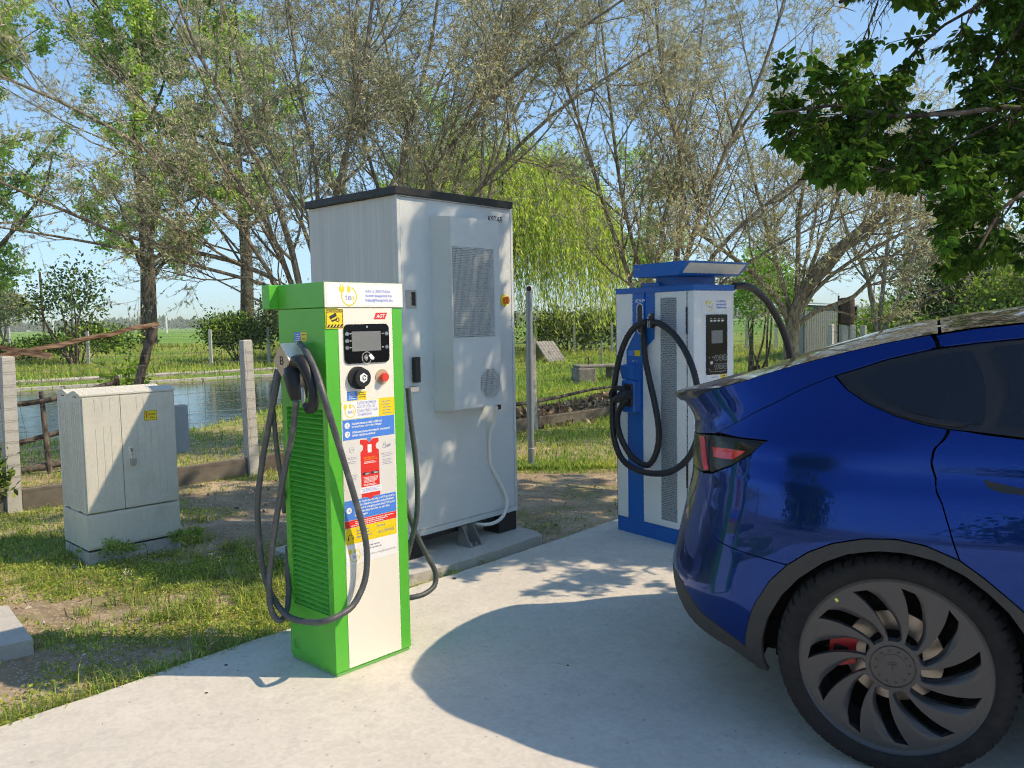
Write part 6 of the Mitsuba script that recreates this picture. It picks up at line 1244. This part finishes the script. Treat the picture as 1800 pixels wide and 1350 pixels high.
# dry leaf heap along the fence behind the pole
n = 5200; t = g.uniform(-.8, 3.0, n); w = g.normal(size=n) * .38; hx, hy = .1 + .70 * t - .72 * w, 12.75 + .72 * t + .70 * w; hh = .26 * np.exp(-(w / .45) ** 2) * (.55 + .8 * meshkit.noise(np.stack([t * 2.2, w, 0 * t], 1)))
O = np.stack([hx, hy, np.maximum(gz(hx, hy), -.05) + hh * g.random(n) ** .5], 1); v, f, c = leaf_cards(O, g.normal(size=(n, 3)) * [1, 1, .5], .11, .06, g, [(.42, .33, .22), (.34, .25, .16), (.50, .42, .31), (.24, .16, .10), (.20, .15, .11)], jitter=.4)
add('dry_leaves', (v, f), 'm_leafcol', color=c); labels['dry_leaves'] = {'label': 'long heap of dry brown leaves along the fence line behind the grey pole', 'category': 'leaves', 'kind': 'stuff'}
# crumbs of soil, gravel and leaf litter
def crumbs(x, y, z, r, cols, seed):
    g = np.random.default_rng(seed); n = len(x); iv, if_ = np.array([[1, 0, 0], [-1, 0, 0], [0, 1, 0], [0, -1, 0], [0, 0, 1], [0, 0, -1.0]]), np.array([[0, 2, 4], [2, 1, 4], [1, 3, 4], [3, 0, 4], [2, 0, 5], [1, 2, 5], [3, 1, 5], [0, 3, 5]]); R = r * np.exp(.45 * g.normal(size=n))
    V = iv[None] * (1 + .25 * g.normal(size=(n, 6, 1))) * (R[:, None, None] * (1 + .3 * g.normal(size=(n, 1, 3))).clip(.4, 1.6)) * [1, 1, .6] + np.stack([x, y, z], 1)[:, None]
    F = (if_[None] + (np.arange(n) * 6)[:, None, None]).reshape(-1, 3); cols = np.asarray(cols); c = cols[g.integers(0, len(cols), n)] * (1 + .2 * g.normal(size=(n, 1))).clip(.5, 1.6); return V.reshape(-1, 3), F, np.repeat(np.clip(c, .01, .8), 6, 0)
n = 10000; x, y = g.uniform(-4.6, 1.6, n), g.uniform(2.6, 8.4, n); k = free(x, y) & (g.random(n) < .3 + .7 * patch(x, y, 1.3, .4, .6, 31)); x, y = x[k], y[k]
v, f, c = crumbs(x, y, gz(x, y) + .001, .0055, [(.34, .28, .21), (.42, .38, .32), (.22, .17, .12), (.48, .45, .40)], 8); add('gravel', (v, f), 'm_leafcol', color=c); labels['gravel'] = {'label': 'small stones and crumbs of soil strewn over the bare ground', 'category': 'gravel', 'kind': 'stuff'}
n = 230; x, y = g.uniform(-1.6, 3.0, n), g.uniform(2.0, 6.4, n); near = np.exp(-(slab_side(x, y) / .35) ** 2); k = (slab_side(x, y) < -.02) & (g.random(n) < .25 + near); x, y = x[k], y[k]
v, f, c = crumbs(x, y, np.full(len(x), .0015), .0032, [(.10, .08, .06), (.20, .16, .11), (.06, .05, .04), (.30, .26, .2)], 9); add('litter', (v, f), 'm_leafcol', color=c); labels['litter'] = {'label': 'tiny dark crumbs of leaf litter scattered on the concrete slab', 'category': 'litter', 'kind': 'stuff'}
# longer tufts
tx = g.uniform(-4.6, -.7, 150); ty = g.uniform(2.7, 6.6, 150); kk = free(tx, ty) & (g.random(150) < .25 + .75 * patch(tx, ty, 1.1, .40, .52, 3)); tx, ty = tx[kk], ty[kk]
tx = np.concatenate([tx, -1.75 + .28 * g.normal(size=26), -1.45 + .15 * g.normal(size=14), np.linspace(-2.6, -1.2, 30)]); ty = np.concatenate([ty, 4.55 + .16 * g.normal(size=26), 4.75 + .15 * g.normal(size=14), np.linspace(2.45, 3.98, 30) + .03 + .03 * np.abs(g.normal(size=30))])
nn2 = 55; x = np.repeat(tx, nn2) + .035 * g.normal(size=len(tx) * nn2); y = np.repeat(ty, nn2) + .035 * g.normal(size=len(tx) * nn2); kk = free(x, y); x, y = x[kk], y[kk]
v, f, c = blades(x, y, .075, .0045, GR + YG[:1] + DRY[:1], 1.1, 12); add('grass_tufts', (v, f), 'm_leafthin', color=c); labels['grass_tufts'] = {'label': 'longer bright green grass tufts standing out of the short weeds', 'category': 'grass', 'kind': 'stuff'}
n = 900; x, y = g.uniform(-4.6, 1.6, n), g.uniform(2.6, 8.4, n); kk = free(x, y); x, y = x[kk], y[kk]; O = np.stack([x, y, gz(x, y) + .012], 1); v, f, c = leaf_cards(O, g.normal(size=(len(x), 3)) * [1, 1, .25], .035, .02, g, [(.40, .31, .2), (.30, .21, .13), (.5, .43, .33)], jitter=.2)
add('fallen_leaves', (v, f), 'm_leafcol', color=c); labels['fallen_leaves'] = {'label': 'scattered small dry fallen leaves on the grass and soil', 'category': 'leaves', 'kind': 'stuff'}
# single taller weeds
def stalk(label, x, y, h, n, seed, cols, name='weed_stalk', flower=None):
    g = np.random.default_rng(seed); k = thing(name, label, 'plant'); z = float(gz(x, y)); P = np.stack([resample([(x, y, z - .01), (x + .02 * g.normal(), y + .02 * g.normal(), z + h * .5), (x + .10 * h * g.normal() + .02, y + .08 * h * g.normal(), z + h * g.uniform(.8, 1.05))], 8) for _ in range(n)])
    add(f'{k}__stem', tubes(P, np.full(P.shape[:2], .0016), 4), 'm_stalk', smooth=True, kind='stuff')
    if flower: O = P[:, -1].repeat(7, 0) + .009 * g.normal(size=(n * 7, 3)); v, f, c = leaf_cards(O, g.normal(size=O.shape), .010, .007, g, flower, jitter=.3); add(f'{k}__flowers', (v, f), 'm_leafcol', color=c, kind='stuff')
    O, D = along(P, 8, g, .02); v, f, c = leaf_cards(O, D * .4, .03, .010, g, cols, jitter=.9); add(f'{k}__leaves', (v, f), 'm_leafthin', color=c, kind='stuff')
mat('m_stalk', (.30, .30, .16), .8)
stalk('dry pale curved weed stalk at the slab edge left of the charging post', -1.42, 3.78, .17, 3, 1, DRY, flower=[(.6, .55, .42)])
WF = [(.75, .75, .70), (.6, .62, .5)]
for i, (x, y, lab) in enumerate([(-1.42, 4.62, 'thin weed with white flower heads just left of the hanging cable'), (-1.85, 5.05, 'slender white flowered weed in front of the shaded soil'), (-1.58, 4.95, 'tall white flowered weed behind the cable loop'), (-2.25, 4.75, 'small white flowered weed in front of the utility box')]): stalk(lab, x, y, .16, 4, 20 + i, GR, flower=WF)
for i, (x, y, w, lab) in enumerate([(-2.62, 5.42, .22, 'leafy green weed growing against the utility box foundation'), (-2.30, 5.75, .16, 'small green weed at the right foot of the utility box')]):
    bush(lab, (x, y, .05), (w, .07, .075), 420, .024, GR, 200 + i, thin='m_leafthin', name='bush', stems=4, clumps=9)
bush('leafy creeper climbing the left concrete fence post', (-4.36, 6.96, .24), (.22, .13, .30), 420, .05, GR + DG, 210, thin='m_leafthin', stems=4, clumps=12)
bush('small sapling with bright leaves behind the left pole fence', (-5.9, 13.0, .5), (.4, .3, .5), 400, .09, LG, 211, thin='m_leafthin', stems=3, clumps=6)
# trees behind the camera that the car's flank mirrors, then one added for shade
bush('wide leafy tree behind the viewer, mirrored in the car door', (8, -24, 3.0), (7, 3, 3.6), 12000, .40, DG + LG, 220, name='shrub_tree', stems=6, low=True, clumps=50)
bush('second wide leafy tree behind the viewer, mirrored in the car flank', (-4, -26, 2.4), (7, 3, 3.0), 12000, .40, DG + LG, 221, name='shrub_tree', stems=6, low=True, clumps=50)
bush('tall leafy tree added out of view beyond the left edge to shade the left faces', (-12.5, -3.5, 3.4), (4.0, 3.6, 4.0), 14000, .30, DG + LG, 222, name='shrub_tree', stems=6, low=True, clumps=50)  # unseen tree, added to keep sky light off the left-facing sides
# ================================================================== thin air between here and the horizon
scene['haze_air'] = {'type': 'homogeneous', 'albedo': {'type': 'rgb', 'value': [.95, .95, .95]}, 'sigma_t': .00045}
scene['camera']['medium'] = {'type': 'ref', 'id': 'haze_air'}
scene['haze'] = {'type': 'cube', 'to_world': T().translate([0, 1400, 14]).scale([3400, 3400, 16.4]), 'bsdf': {'type': 'null'}, 'interior': {'type': 'ref', 'id': 'haze_air'}}
labels['haze'] = {'label': 'thin pale haze softening the far trees on the horizon', 'category': 'haze', 'kind': 'stuff'}
